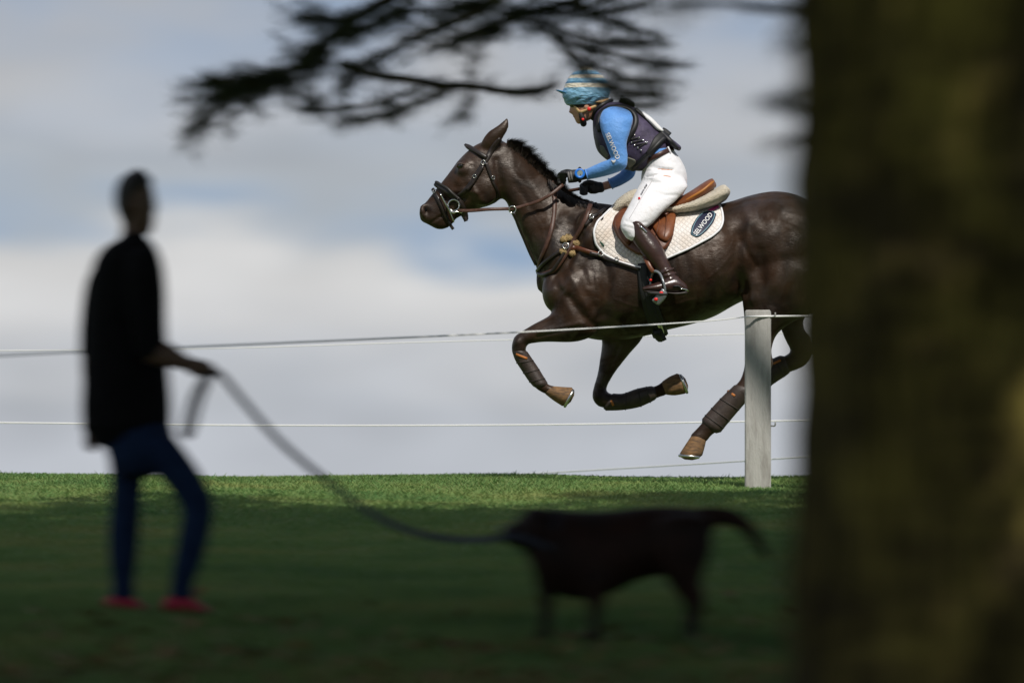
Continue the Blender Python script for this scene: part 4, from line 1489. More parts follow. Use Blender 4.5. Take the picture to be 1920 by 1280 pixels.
    c, u = (a0 + b0) / 2, (a0 - b0) / 2
    ax = np.array([u[2], 0, -u[0]])
    ax /= np.linalg.norm(ax)
    pts = np.array([c + u * 1.03 * math.cos(t) + np.array([0, 1, 0]) * .154 * math.sin(t) for t in np.linspace(0, 2 * math.pi, 41)])
    Nn = np.array([(u / np.linalg.norm(u)) * math.cos(t) + np.array([0, 1, 0]) * math.sin(t) for t in np.linspace(0, 2 * math.pi, 41)])
    mk('belt', *ribbon(pts, Nn, .026, .004), M_BELT, R)
    i = int(np.argmin(np.hypot(pts[:, 0] - P(1246, 284)[0], (pts[:, 1] - HD + .1) * 2)))
    mk('belt_loop', *ribbon(np.array([pts[i] + ax * q + Nn[i] * .006 for q in (-.018, -.006, .006, .018)]), np.tile(Nn[i], (4, 1)), .010, .003), M_BREECH, R)
    # boots
    for s in (-1, 1):
        wr = [loft(BOOT, n=26, grow=.003), loft(FOOT, n=20, grow=.002)]
        for (x0, y0, x1, y1) in ((1233, 512, 1264, 503), (1236, 519, 1268, 511), (1240, 526, 1272, 519)):
            q = [P(x0, y0, HD - .375), P((x0 + x1) / 2, (y0 + y1) / 2 + 1, HD - .408), P(x1, y1, HD - .378)]
            wr.append(tube(q, [.006, .009, .006], 8, 4))
        if s > 0:
            wr = [mirror_y(p) for p in wr]
        b = fuse('boot', wr, .0045, 3, M_BOOT, R)
        sole = loft([(1287, 545, 1288, 552, -.372, .028), (1268, 548, 1269, 553, -.377, .034), (1250, 547.5, 1251, 550, -.383, .036), (1230, 546, 1231, 550, -.39, .045), (1208, 544, 1208, 548, -.398, .034)], n=14, square=.3)
        sole = sole if s < 0 else mirror_y(sole)
        mk('sole', *sole, mat('boot_sole', (.02, .012, .01), .5), b)
        if s < 0:
            bb = bvh_of(b)
            C, Nn = cast_line(bb, [(1184, 419), (1192, 417), (1203, 422), (1209, 428)], .002)
            mk('boot_top_binding', *ribbon(C, Nn, .006, .003), M_BELT, b)
            C, Nn = cast_line(bb, [(1262, 537), (1272, 536), (1282, 543)], .004)
            mk('spur_strap', *ribbon(C, Nn, .009, .003), M_BLACK, b)
            C, Nn = cast_line(bb, [(1200, 424), (1206, 430), (1212, 436)], .003)
            mk('zip_tab', *ribbon(C, Nn, .012, .003), M_STEEL, b)
        v, f = ball(P(1287, 545, HD + s * .385), (.010, .007, .008), 8)
        mk('spur_knob', v, f, M_STEEL, b)
        mk('spur_arm', *tube([P(1276, 541, HD + s * .42), P(1287, 543, HD + s * .40), P(1291, 545, HD + s * .385)], .004, 8, 3), M_STEEL, b)
    # helmet
    dome = loft([(1086, 131.5, 1112, 131.5, 0, .045), (1076, 136, 1122, 136, 0, .072), (1067, 144, 1132, 144, 0, .090), (1061, 154, 1139, 154, 0, .101), (1057, 165, 1143, 165, 0, .107), (1054.5, 175, 1144, 175, 0, .109), (1054.5, 183, 1141, 183, 0, .106)], n=36)
    he = fuse('helmet', [dome], .005, 2, helmet_material(), R)
    co, no = mesh_arrays(he.data)
    wv = np.sin(co[:, 0] * 95 + 2.0 * np.sin(co[:, 2] * 70) + co[:, 1] * 60) * np.sin(co[:, 2] * 60 + co[:, 1] * 40)
    he.data.vertices.foreach_set('co', (co + no * (0.0022 * wv)[:, None]).ravel())
    he.data.update()
    rim = loft([(1060, 183, 1134, 183, 0, .093), (1058, 187, 1135, 187, 0, .097), (1064, 189.5, 1128, 190, 0, .092)], n=32)
    mk('helmet_rim', *rim, mat('helmet_black', (.008, .008, .009), .4), he)
    V, Fc = [], []
    nseg = 14
    for layer in (0, 1):
        for i in range(nseg + 1):
            a = math.pi * (i / nseg - .5)
            for k in range(4):
                t = k / 3
                inner = P(1058, 176.5)
                x = inner[0] + (1 - math.cos(a)) * .055 - math.cos(a) * t * .046
                yv = HD + math.sin(a) * (.082 - .012 * t)
                z = inner[2] + t * math.cos(a) * .024 - layer * .005
                V.append((x, yv, z))
    q = 4
    nl = (nseg + 1) * q
    for i in range(nseg):
        for k in range(3):
            a = i * q + k
            Fc.append((a, a + 1, a + q + 1, a + q))
            Fc.append((nl + a, nl + a + q, nl + a + q + 1, nl + a + 1))
        Fc.append((i * q + 3, nl + i * q + 3, nl + (i + 1) * q + 3, (i + 1) * q + 3))
    mk('helmet_peak', V, Fc, mat('peak_blue', (.06, .24, .48), .35), he)
    BO = bvh_of(bo)
    for pts in ([(1072, 188), (1077, 196), (1082, 204), (1087, 211)], [(1087, 211), (1095, 208), (1103, 204), (1111, 201), (1119, 197)]):
        strap('chin_harness', BO, pts, .016, .003, M_HARNESS, he, .004)
    p, nr = cast(BO, 1103, 203.5)
    v, f = ball(np.array(p) + np.array(nr) * .008, (.011, .006, .011), 8)
    mk('harness_clip', v, f, M_RED, he)
    cup = tube([P(1088, 212, HD - .062), P(1092, 222, HD - .058), P(1094, 231, HD - .03), P(1094, 232, HD), P(1094, 231, HD + .03), P(1092, 222, HD + .058), P(1088, 212, HD + .062)], [.010, .016, .018, .017, .018, .016, .010], 10, 4)
    mk('chin_cup', *cup, mat('chin_padding', (.012, .012, .012), .7), he)
    mk('chin_cup_clip', *ball(P(1093, 224, HD - .078), (.008, .004, .008), 6), M_RED, he)
    # hair: bun at the nape and strands in front of the ear
    bun = fuse('hair', [loft([(1104, 190, 1112, 196, 0, .078), (1120, 186, 1126, 198, 0, .074), (1134, 184, 1136, 200, 0, .055), (1142, 186, 1141, 198, 0, .032)], n=20),
                        ball(P(1136, 190), (.024, .034, .020), 8)], .005, 2, M_BLOND, R)
    # gloves
    Y0 = HD
    fing_n = [[(1061, 324 + 4.6 * i, -.168 + .010 * i), (1052 - (1.5 - abs(i - 1.5)), 324.5 + 4.8 * i, -.155 + .010 * i), (1047.5 - (1.5 - abs(i - 1.5)), 328.5 + 4.7 * i, -.135), (1053, 332 + 4.0 * i, -.118), (1059, 331.5 + 4.0 * i, -.125)] for i in range(4)]
    gl = fuse('glove', hand_parts((1092, 328, -.152), (1064, 332, -.15), fing_n, [(1074, 323, -.135), (1063, 320.5, -.115), (1053, 323, -.11)], Y0, .0092) + [loft([(1097, 318.5, 1101, 336, -.154, .031), (1084, 318, 1087, 339, -.15, .031), (1072, 320, 1074, 342, -.15, .028)], n=16)], .0035, 2, M_GLOVE, R)
    GB = bvh_of(gl)
    for x, y0, y1 in ((1067, 323, 340), (1071.5, 322, 339)):
        C, Nn = cast_line(GB, [(x - 1.5, y0), (x, (y0 + y1) / 2), (x + 2, y1)], .0015)
        mk('glove_stripe', *ribbon(C, Nn, .009, .0015), mat('glove_grey', (.16, .15, .145), .6), gl)
    fing_f = [[(1104, 344 + 4.6 * i, .085 + .004 * i), (1094 - (1.5 - abs(i - 1.5)), 345 + 4.8 * i, .075), (1089, 348.5 + 4.4 * i, .065), (1094, 352 + 4.0 * i, .05), (1100, 351.5 + 4.0 * i, .055)] for i in range(4)]
    fuse('glove', hand_parts((1126, 351, .12), (1106, 352, .09), fing_f, [(1114, 343, .075), (1104, 340.5, .06), (1095, 343, .055)], Y0, .0092) + [loft([(1127, 341, 1130, 361, .125, .032), (1116, 341, 1118, 362, .105, .031), (1108, 342, 1110, 362, .095, .03)], n=16)], .0035, 2, M_GLOVE, R)
    # watch on the near wrist
    wc = P(1087, 325.5, HD - .196)
    mk('watch_strap', *tube([P(1087 + 6 * math.sin(t) * .25, 328 - 12.5 * math.cos(t), HD - .152 - .040 * math.sin(t)) for t in np.linspace(0, 2 * math.pi, 25)], .008, 8, 1), M_BLACK, R)
    wt = mk('watch', *ring_torus(wc, .0215, .0075, (0.1, -1, .15), 28, m=10), M_WATCH, R)
    V = [wc + np.array([.019 * math.cos(a), -.003, .019 * math.sin(a)]) for a in np.linspace(0, 2 * math.pi, 24, endpoint=False)]
    V2 = [v + np.array([0, .014, 0]) for v in V]
    Fc = [tuple(range(24)), tuple(range(47, 23, -1))] + [(i, 24 + i, 24 + (i + 1) % 24, (i + 1) % 24) for i in range(24)]
    mk('watch_dial', V + V2, Fc, M_DIAL, wt, smooth=False)
    # stirrups hang from the saddle: leather, iron and tread
    for s in (-1, 1):
        Yd = HD + s * .392
        fx = lambda x, y, e=0.0: P(x, y, HD + s * (.385 + e))
        mk('stirrup_leather', *ribbon(cr_spline(np.array([fx(1208, 480, -.04), fx(1214, 492, -.01), fx(1220, 503, 0), fx(1225, 510, 0)]), 4), np.tile([0, float(s), 0], (13, 1)), .024, .005), M_SADDLE_D, SADDLE)
        arch = [fx(1221, 541, .05), fx(1221, 527, .055), fx(1224, 514, .03), fx(1229, 508.5, 0), fx(1236, 512, -.02), fx(1243, 524, -.035), fx(1248, 541, -.05), fx(1247, 549, -.05)]
        arch2 = [fx(1219, 540, -.045), fx(1220, 526, -.045), fx(1223, 514, -.02), fx(1228, 508.5, 0), fx(1237, 513, .02), fx(1243, 526, .05), fx(1246.5, 540, .055), fx(1246, 550, .05)]
        ir = mk('stirrup_iron', *tube(arch2, [.006, .006, .0075, .009, .0075, .007, .007, .008], 10, 4), M_STIRRUP, SADDLE)
        tr = loft([(1241, 541, 1251, 550, s * .435, .010), (1237, 546, 1250, 556, s * .435, .012), (1230, 553, 1244, 564, s * .43, .012), (1222, 562, 1236, 572, s * .425, .010)], n=14, square=.3)
        mk('stirrup_guard', *tr, M_STIRRUP, ir)
        tread = loft([(1214, 547, 1216, 552, s * .40, .05), (1232, 548, 1234, 554, s * .40, .055), (1250, 549, 1250, 555, s * .40, .05)], n=16, square=.3)
        mk('tread', *tread, M_BLACK, ir)
        if s < 0:
            for (x, y) in ((1240, 549), (1230, 561)):
                mk('red_stud', *ball(P(x, y, HD + s * .446), (.011, .004, .009), 7), M_RED, ir)
            mk('red_stud', *ball(P(1220, 525, HD + s * .36), (.008, .008, .008), 7), M_RED, ir)
    return R


RIDER = build_rider()


# ---------------------------------------------------------------- person with the dog
M_TEE = mat('black_shirt', (0.006, 0.006, 0.0065), 0.9, 0.1, color2=(0.009, 0.009, 0.010), nscale=8, bump=(10, .5, .03))
M_JEANS = mat('navy_jeans', (0.010, 0.022, 0.058), 0.85, 0.1, color2=(0.015, 0.032, 0.08), nscale=14, bump=(14, .4, .02))
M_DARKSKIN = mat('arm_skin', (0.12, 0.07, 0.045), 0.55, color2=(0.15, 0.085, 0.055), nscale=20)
M_DARKHAIR = mat('dark_hair', (0.012, 0.009, 0.007), 0.5, color2=(0.02, 0.015, 0.011), nscale=40, bump=(90, .6, .01))
M_PINKSHOE = mat('pink_shoe', (0.36, 0.005, 0.035), 0.6, color2=(0.44, 0.01, 0.045), nscale=20)
WY = 28.9


def build_walker():
    R = obj_root('person', 'standing person in a loose black shirt, navy jeans and pink shoes, holding a dog leash', 'person', (P(280, 1150, WY)[0], WY, float(ground_z(P(280, 1150, WY)[0], WY))))
    lf = lambda q, **k: loft(q, Y=WY, **k)
    gz = float(ground_z(P(280, 1150, WY)[0], WY))
    gy = HY - (gz - EYE) * F / WY           # pixel row of the ground under the feet
    HEAD = [(247, 327, 268, 327, 0, .04), (230, 335, 281, 335, 0, .06), (220, 350, 289, 350, 0, .072), (217, 370, 294, 370, 0, .076), (220, 388, 295, 388, 0, .073), (227, 402, 294, 402, 0, .066), (237, 417, 293, 417, 0, .058), (254, 430, 289, 430, 0, .042)]
    HEAD = [(257 + (a - 257) * .92, b, 257 + (c - 257) * .92, d, e, f) for a, b, c, d, e, f in HEAD]
    nose = lf([(276, 376, 291, 378, 0, .011), (276, 390, 295, 390, 0, .015), (276, 396, 292, 396, 0, .013)], n=10)
    neck = lf([(226, 405, 266, 425, 0, .055), (228, 430, 270, 438, 0, .056), (220, 458, 278, 452, 0, .065)], n=18)
    TORSO = [(222, 448, 276, 446, 0, .10), (190, 468, 292, 462, 0, .17), (172, 500, 305, 495, 0, .20), (164, 550, 311, 545, 0, .195), (159, 620, 312, 615, 0, .185), (155, 700, 317, 690, 0, .185), (152, 760, 322, 755, 0, .19), (154, 800, 322, 792, 0, .19)]
    ARM_N = [(240, 478, 300, 478, -.19, .06), (236, 520, 304, 516, -.235, .066), (240, 580, 306, 570, -.245, .062), (252, 640, 312, 628, -.245, .06), (256, 664, 312, 652, -.245, .058)]
    FORE_N = [(262, 640, 304, 632, -.245, .042), (272, 676, 306, 634, -.245, .047), (302, 686, 328, 648, -.24, .042), (336, 692, 352, 666, -.235, .033), (360, 697, 369, 675, -.232, .027)]
    ARM_F = [(184, 484, 226, 490, .19, .06), (160, 530, 214, 536, .24, .062), (150, 600, 200, 600, .25, .056), (148, 662, 196, 660, .245, .054)]
    FORE_F = [(152, 640, 190, 640, .24, .042), (152, 690, 188, 688, .235, .042), (156, 740, 186, 738, .22, .035), (160, 782, 184, 780, .205, .028)]
    HIPS = [(176, 760, 312, 755, 0, .16), (186, 800, 322, 795, 0, .172), (196, 840, 330, 828, 0, .17), (206, 868, 322, 858, 0, .15)]
    LEG_L = [(196, 820, 272, 830, .085, .088), (203, 860, 274, 868, .09, .088), (207, 900, 270, 905, .09, .078), (207, 950, 265, 950, .09, .066), (203, 1000, 262, 1000, .09, .063), (205, 1050, 257, 1050, .09, .054), (210, 1095, 252, 1095, .09, .046), (208, 1116, 254, 1116, .09, .05)]
    LEG_R = [(252, 840, 330, 822, -.085, .09), (276, 868, 350, 848, -.09, .09), (308, 905, 376, 885, -.09, .08), (336, 945, 398, 930, -.09, .07), (340, 968, 400, 966, -.09, .066), (333, 1010, 392, 1008, -.09, .062), (325, 1055, 378, 1055, -.09, .054), (320, 1095, 362, 1096, -.09, .046), (318, 1116, 364, 1116, -.09, .05)]
    hand = hand_parts((352, 685, -.232), (380, 691, -.23), [[(384, 684 + 4 * i, -.245 + .008 * i), (396 + (1.5 - abs(i - 1.5)) * 2, 687 + 4 * i, -.24 + .008 * i), (401, 693 + 3.5 * i, -.222), (394, 699 + 3 * i, -.21), (386, 698 + 3 * i, -.215)] for i in range(4)],
                      [(374, 680, -.215), (389, 680, -.205), (400, 686, -.205)], WY, .009)
    hand_f = hand_parts((172, 776, .205), (168, 806, .2), [[(162 + 5 * i, 808, .2), (159 + 5 * i, 822 + 2 * (1.5 - abs(i - 1.5)), .195), (162 + 5 * i, 836 + 2 * (1.5 - abs(i - 1.5)), .185), (167 + 5 * i, 845, .18)] for i in range(4)],
                        [(184, 788, .19), (192, 804, .185), (191, 816, .18)], WY, .0085)
    g = -.010
    body = [lf(HEAD, n=22), nose, neck] + hand + hand_f + [lf(q, grow=g) for q in (TORSO[:], ARM_N, ARM_F, HIPS, LEG_L, LEG_R)] + [lf(FORE_N), lf(FORE_F)]
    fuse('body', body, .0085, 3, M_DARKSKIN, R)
    fuse('shirt', [lf(TORSO, n=30), lf(ARM_N), lf(ARM_F)], .010, 4, M_TEE, R)
    fuse('jeans', [lf(HIPS, n=28), lf(LEG_L), lf(LEG_R)], .010, 4, M_JEANS, R)
    hair = lf([(257 + (q[0] - 257) * .92, q[1], 257 + (q[2] - 257) * .92, *q[3:]) for q in [(246, 321, 270, 321, 0, .045), (226, 331, 283, 330, 0, .069), (214, 348, 289, 344, 0, .081), (210, 368, 270, 362, 0, .083), (212, 388, 250, 384, 0, .078), (219, 404, 243, 404, 0, .066), (226, 418, 244, 420, 0, .05)]], n=22)
    fuse('hair', [hair, ], .008, 2, M_DARKHAIR, R)
    for s in (-1, 1):
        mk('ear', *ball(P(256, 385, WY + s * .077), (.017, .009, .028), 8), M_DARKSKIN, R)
        mk('eye', *ball(P(289, 377, WY + s * .03), (.010, .011, .008), 6), mat('eye_white', (.6, .58, .55), .2), R)
    for x0, d in ((206, .09), (316, -.09)):
        q = lf([(x0 - 4, 1118, x0, gy - 2, d, .032), (x0 + 14, 1106, x0 + 14, gy - 1, d, .040), (x0 + 36, 1108, x0 + 36, gy - 1, d, .042), (x0 + 54, 1126, x0 + 54, gy - 1, d, .046), (x0 + 72, 1138, x0 + 72, gy - 1, d, .040), (x0 + 78, 1144, x0 + 78, gy - 2, d, .026)], n=18)
        sh = fuse('shoe', [q], .006, 2, M_PINKSHOE, R)
        mk('sole', *lf([(x0 - 5, gy - 7, x0 - 5, gy + 3, d, .034), (x0 + 30, gy - 6, x0 + 30, gy + 3, d, .044), (x0 + 58, gy - 6, x0 + 58, gy + 3, d, .049), (x0 + 80, gy - 8, x0 + 80, gy + 2, d, .03)], n=14, square=.3), mat('shoe_sole', (.03, .02, .02), .7), sh)
    return R


WALKER = build_walker()
DY = 27.5
M_DOG = mat('dog_coat', (0.013, 0.0058, 0.0036), 0.65, 0.2, color2=(0.028, 0.011, 0.006), nscale=7, bump=(60, .5, .008))


def build_dog():
    lf = lambda q, **k: loft(q, Y=DY, **k)
    gx = P(1150, 1200, DY)[0]
    gy = HY - (float(ground_z(gx, DY)) - EYE) * F / DY
    a = gy - 1205.0
    trunk = lf([(990, 985, 992, 1050, 0, .06), (1006, 964, 1010, 1092, 0, .10), (1050, 957, 1050, 1116, 0, .135), (1100, 959, 1100, 1122, 0, .145), (1150, 957, 1150, 1110, 0, .138), (1200, 951, 1200, 1086, 0, .118), (1250, 949, 1250, 1076, 0, .112), (1290, 951, 1295, 1062, 0, .118), (1320, 959, 1325, 1030, 0, .088), (1335, 972, 1337, 1000, 0, .04)], n=30)
    neck = lf([(1070, 962, 1050, 1075, 0, .09), (1040, 956, 1022, 1060, -.01, .08), (1012, 954, 1000, 1044, -.02, .078)], n=22)
    head = lf([(1022, 954, 1016, 1040, -.02, .075), (1002, 950, 996, 1036, -.025, .086), (984, 956, 980, 1030, -.03, .078), (972, 970, 970, 1026, -.035, .054), (958, 982, 958, 1022, -.04, .042), (946, 987, 948, 1017, -.045, .036)], n=22)
    ear = [lf([(1000, 958, 1012, 962, s * .08 - .02, .012), (996, 978, 1018, 980, s * .093 - .02, .012), (997, 1002, 1016, 1000, s * .096 - .02, .010), (1004, 1016, 1010, 1014, s * .094 - .02, .006)], n=12) for s in (-1, 1)]
    fn = lf([(1080, 1050, 1156, 1045, -.09, .06), (1084, 1085, 1148, 1085, -.095, .052), (1096, 1115, 1137, 1115, -.095, .038), (1104, 1150, 1130, 1150, -.095, .028), (1104, 1185 + a, 1127, 1185 + a, -.095, .026)], n=18)
    fnp = lf([(1124, 1185 + a, 1128, 1204 + a, -.095, .027), (1108, 1182 + a, 1108, 1205 + a, -.095, .034), (1094, 1191 + a, 1093, 1205 + a, -.095, .030)], n=14)
    f2 = lf([(1000, 1050, 1066, 1050, .09, .06), (1002, 1085, 1052, 1085, .095, .05), (1009, 1115, 1040, 1115, .095, .036), (1012, 1150, 1036, 1150, .095, .028), (1010, 1185 + a, 1033, 1185 + a, .095, .026)], n=18)
    f2p = lf([(1030, 1185 + a, 1034, 1203 + a, .095, .027), (1014, 1182 + a, 1014, 1204 + a, .095, .034), (1000, 1191 + a, 1000, 1204 + a, .095, .030)], n=14)
    hn = lf([(1222, 985, 1338, 985, -.08, .075), (1224, 1030, 1336, 1028, -.09, .07), (1238, 1068, 1324, 1062, -.092, .058), (1258, 1098, 1316, 1092, -.092, .044), (1280, 1122, 1322, 1112, -.092, .032), (1294, 1140, 1322, 1134, -.092, .027), (1293, 1165, 1314, 1165, -.092, .023), (1290, 1186 + a, 1312, 1186 + a, -.092, .024)], n=20)
    hnp = lf([(1310, 1186 + a, 1313, 1204 + a, -.092, .026), (1294, 1183 + a, 1294, 1205 + a, -.092, .032), (1280, 1192 + a, 1280, 1205 + a, -.092, .028)], n=14)
    h2 = lf([(1222, 985, 1332, 985, .08, .075), (1230, 1040, 1326, 1036, .09, .066), (1246, 1078, 1316, 1070, .092, .05), (1262, 1105, 1312, 1098, .092, .036), (1280, 1128, 1316, 1118, .092, .028), (1284, 1150, 1306, 1148, .092, .024), (1278, 1186 + a, 1300, 1186 + a, .092, .024)], n=20)
    h2p = lf([(1298, 1186 + a, 1301, 1203 + a, .092, .026), (1282, 1183 + a, 1282, 1204 + a, .092, .032), (1268, 1192 + a, 1268, 1204 + a, .092, .028)], n=14)
    tail = lf([(1300, 952, 1316, 990, 0, .034), (1330, 950, 1332, 984, 0, .034), (1362, 952, 1358, 984, -.01, .033), (1392, 962, 1382, 992, -.02, .031), (1416, 984, 1400, 1008, -.03, .028), (1436, 1018, 1420, 1032, -.04, .022), (1447, 1048, 1438, 1052, -.05, .010)], n=16)
    d = fuse('dog', [trunk, neck, head, fn, fnp, f2, f2p, hn, hnp, h2, h2p, tail] + ear, .008, 5, M_DOG)
    tag(d, 'dark brown dog with lowered tail standing in the shade, facing left', 'dog')
    mk('nose', *ball(P(945, 992, DY - .045), (.014, .02, .012), 8), M_EYE, d)
    for s in (-1, 1):
        mk('eye', *ball(P(977, 978, DY - .033 + s * .05), (.009, .009, .009), 8), M_EYE, d)
    c0, c1 = P(1046, 953, DY - .012), P(1030, 1064, DY - .012)
    c, u = (c0 + c1) / 2, (c0 - c1) / 2
    cl = np.array([c + u * 1.03 * math.cos(t) + np.array([0, 1, 0]) * .096 * math.sin(t) for t in np.linspace(0, 2 * math.pi, 33)])
    nn = np.array([u / np.linalg.norm(u) * math.cos(t) + np.array([0, 1, 0]) * math.sin(t) for t in np.linspace(0, 2 * math.pi, 33)])
    mk('collar', *ribbon(cl, nn, .024, .004), mat('collar_web', (.01, .012, .02), .7), d)
    return d


build_dog()


def build_leash():
    pts = [P(1036, 1030, DY - .115), P(1005, 1016, DY - .15), P(965, 1004, DY - .16), P(920, 1010, DY - .1), P(860, 1011, DY + .1), P(780, 998, DY + .3), P(700, 964, DY + .55), P(620, 906, DY + .8), P(530, 832, DY + 1.0), P(460, 756, DY + 1.1), P(415, 703, DY + 1.17), P(396, 692, WY - .225)]
    C = cr_spline(np.array(pts), 8)
    Nn = np.tile([0.1, -1.0, 0.25], (len(C), 1))
    Nn /= np.linalg.norm(Nn[0])
    o = mk('leash', *ribbon(C, Nn, .026, .004), mat('leash_web', (.016, .02, .032), .7, color2=(.024, .03, .046), nscale=30))
    tag(o, 'dark webbing leash sagging from the hand of the person to the dog collar', 'leash')
    lp = [P(394, 694, WY - .225), P(380, 712, WY - .23), P(362, 745, WY - .235), P(350, 785, WY - .235), P(346, 812, WY - .235), P(354, 818, WY - .235), P(362, 800, WY - .23), P(374, 755, WY - .23), P(388, 718, WY - .228), P(396, 696, WY - .225)]
    C = cr_spline(np.array(lp), 6)
    mk('handle_loop', *ribbon(C, np.tile([0, -1.0, 0.05], (len(C), 1)), .024, .004), MATS['leash_web'], o)
    return o


build_leash()

# ---------------------------------------------------------------- rope fences
M_POST = mat('pale_post', (0.27, 0.255, 0.235), 0.7, color2=(0.42, 0.41, 0.385), nscale=9, ramp=(.3, .55), mapscale=(3, 3, .6), bump=(30, .5, .01))
M_ROPE = mat('white_cord', (0.78, 0.78, 0.76), 0.6)


def fence_post(px, ytop, Y, width, parent, lean=0.0):
    x = P(px, 900, Y)[0]
    zt = P(px, ytop, Y)[2]
    zb = float(ground_z(x, Y)) - .25
    hw = width / 2
    V, Fc = [], []
    prof = [(-hw, -.012), (-hw * .9, -.02), (hw * .9, -.02), (hw, -.012), (hw, .012), (hw * .9, .02), (-hw * .9, .02), (-hw, .012)]
    zs = [zb, zt - .02, zt - .006, zt]
    for k, z in enumerate(zs):
        s = (1, 1, .97, .88)[k]
        for a, b in prof:
            V.append((x + a * s + lean * (z - zb), Y + b * s, z))
    n = len(prof)
    for k in range(3):
        for j in range(n):
            Fc.append((k * n + j, k * n + (j + 1) % n, (k + 1) * n + (j + 1) % n, (k + 1) * n + j))
    Fc.append(tuple(3 * n + j for j in range(n)))
    p = mk('post', V, Fc, M_POST, parent, smooth=False)
    # moulded hooks that carry the cord
    for dz in (.035, .62):
        z = zt - dz
        mk('hook', *tube([(x + hw, Y - .01, z), (x + hw + .02, Y - .03, z), (x + hw + .022, Y - .035, z + .02)], .004, 6, 3), M_POST, p)
    return p


def cord(parent, pts, r, name='cord'):
    mk(name, *tube([P(*p) for p in pts], r, 6, 6), M_ROPE, parent)


def build_fences():
    x0 = P(1420, 905, 40.0)[0]
    nf = obj_root('cord_fence', 'near cord fence with one pale post in front of the horse hind leg', 'fence', (x0, 40.0, float(ground_z(x0, 40.0))))
    fence_post(1421, 581, 40.0, .14, nf)
    cord(nf, [(-900, 720, 28.0), (-300, 685, 30.6), (0, 668, 32.2), (480, 646, 34.6), (960, 624, 37.3), (1300, 604, 39.3), (1400, 594, 39.93)], .0028)
    cord(nf, [(-900, 712, 28.0), (-300, 680, 30.6), (0, 664, 32.2), (480, 643.5, 34.6), (960, 622.5, 37.3), (1300, 603, 39.3), (1400, 593.5, 39.93)], .0022)
    cord(nf, [(1400, 593.5, 39.93), (1500, 592.5, 40.0), (2100, 588, 40.1)], .0058)
    fence_post(2100, 578, 40.2, .118, nf)
    fence_post(-900, 700, 28.0, .118, nf)
    x1 = P(1600, 905, 43.4)[0]
    ff = obj_root('cord_fence', 'far cord fence of thin white strands behind the horse', 'fence', (x1, 43.4, float(ground_z(x1, 43.4))))
    fence_post(1640, 605, 43.5, .05, ff)
    fence_post(-420, 640, 43.5, .05, ff)
    cord(ff, [(-420, 788, 43.4), (0, 792, 43.4), (500, 797, 43.4), (1000, 796, 43.4), (1500, 788, 43.4), (1640, 785, 43.45)], .0042)
    cord(ff, [(-420, 655, 43.4), (0, 657, 43.4), (400, 653, 43.4), (800, 641, 43.4), (1400, 626, 43.4), (1640, 622, 43.45)], .0026)
    cord(ff, [(1640, 849, 43.4), (1500, 857, 43.4), (1330, 868, 44.2), (1180, 877, 45.0), (700, 905, 47.5), (100, 940, 51)], .0046)


build_fences()


# ---------------------------------------------------------------- trees
def bark_material():
    m = bpy.data.materials.new('mossy_dappled_bark')
    m.use_nodes = True
    t = m.node_tree
    L = t.links.new
    b = t.nodes['Principled BSDF']
    b.inputs['Roughness'].default_value = 0.9
    b.inputs['Specular IOR Level'].default_value = 0.15
    tc = N(t, 'ShaderNodeTexCoord')
    n = N(t, 'ShaderNodeTexNoise', ins={'Scale': 3.2, 'Detail': 8.0, 'Roughness': 0.65})
    L(tc.outputs['Object'], n.inputs[0])
    r = N(t, 'ShaderNodeValToRGB')
    e = r.color_ramp.elements
    e[0].position, e[1].position = .38, .66
    e[0].color = (0.06, 0.045, 0.02, 1)
    e[1].color = (0.25, 0.20, 0.048, 1)  # moss tone, brightened so its patches also stand for dappled sun
    L(n.outputs[0], r.inputs[0])
    mp = N(t, 'ShaderNodeMapping', ins={'Scale': (12, 12, 1.6)})
    L(tc.outputs['Object'], mp.inputs[0])
    n2 = N(t, 'ShaderNodeTexNoise', ins={'Scale': 2.0, 'Detail': 7.0, 'Roughness': 0.6, 'Distortion': 0.4})
    L(mp.outputs[0], n2.inputs[0])
    bp = N(t, 'ShaderNodeBump', ins={'Strength': 1.0, 'Distance': 0.06})
    L(n2.outputs[0], bp.inputs['Height'])
    L(bp.outputs[0], b.inputs['Normal'])
    r2 = N(t, 'ShaderNodeMapRange', ins={1: .38, 2: .6, 3: .2, 4: 1.0})
    L(n2.outputs[0], r2.inputs[0])
    mu = N(t, 'ShaderNodeVectorMath', operation='SCALE')
    L(r.outputs[0], mu.inputs[0])
    L(r2.outputs[0], mu.inputs['Scale'])
    L(mu.outputs[0], b.inputs['Base Color'])
    return m


def needle_material():
    m = bpy.data.materials.new('dark_needles')
    m.use_nodes = True
    t = m.node_tree
    L = t.links.new
    b = t.nodes['Principled BSDF']
    b.inputs['Roughness'].default_value = 0.6
    b.inputs['Specular IOR Level'].default_value = 0.2
    g = N(t, 'ShaderNodeNewGeometry')
    r = N(t, 'ShaderNodeValToRGB')
    r.color_ramp.elements[0].color = (0.022, 0.034, 0.012, 1)
    r.color_ramp.elements[1].color = (0.06, 0.075, 0.022, 1)
    L(g.outputs['Random Per Island'], r.inputs[0])
    L(r.outputs[0], b.inputs['Base Color'])
    return m


M_BARK = bark_material()
M_NEEDLE = needle_material()


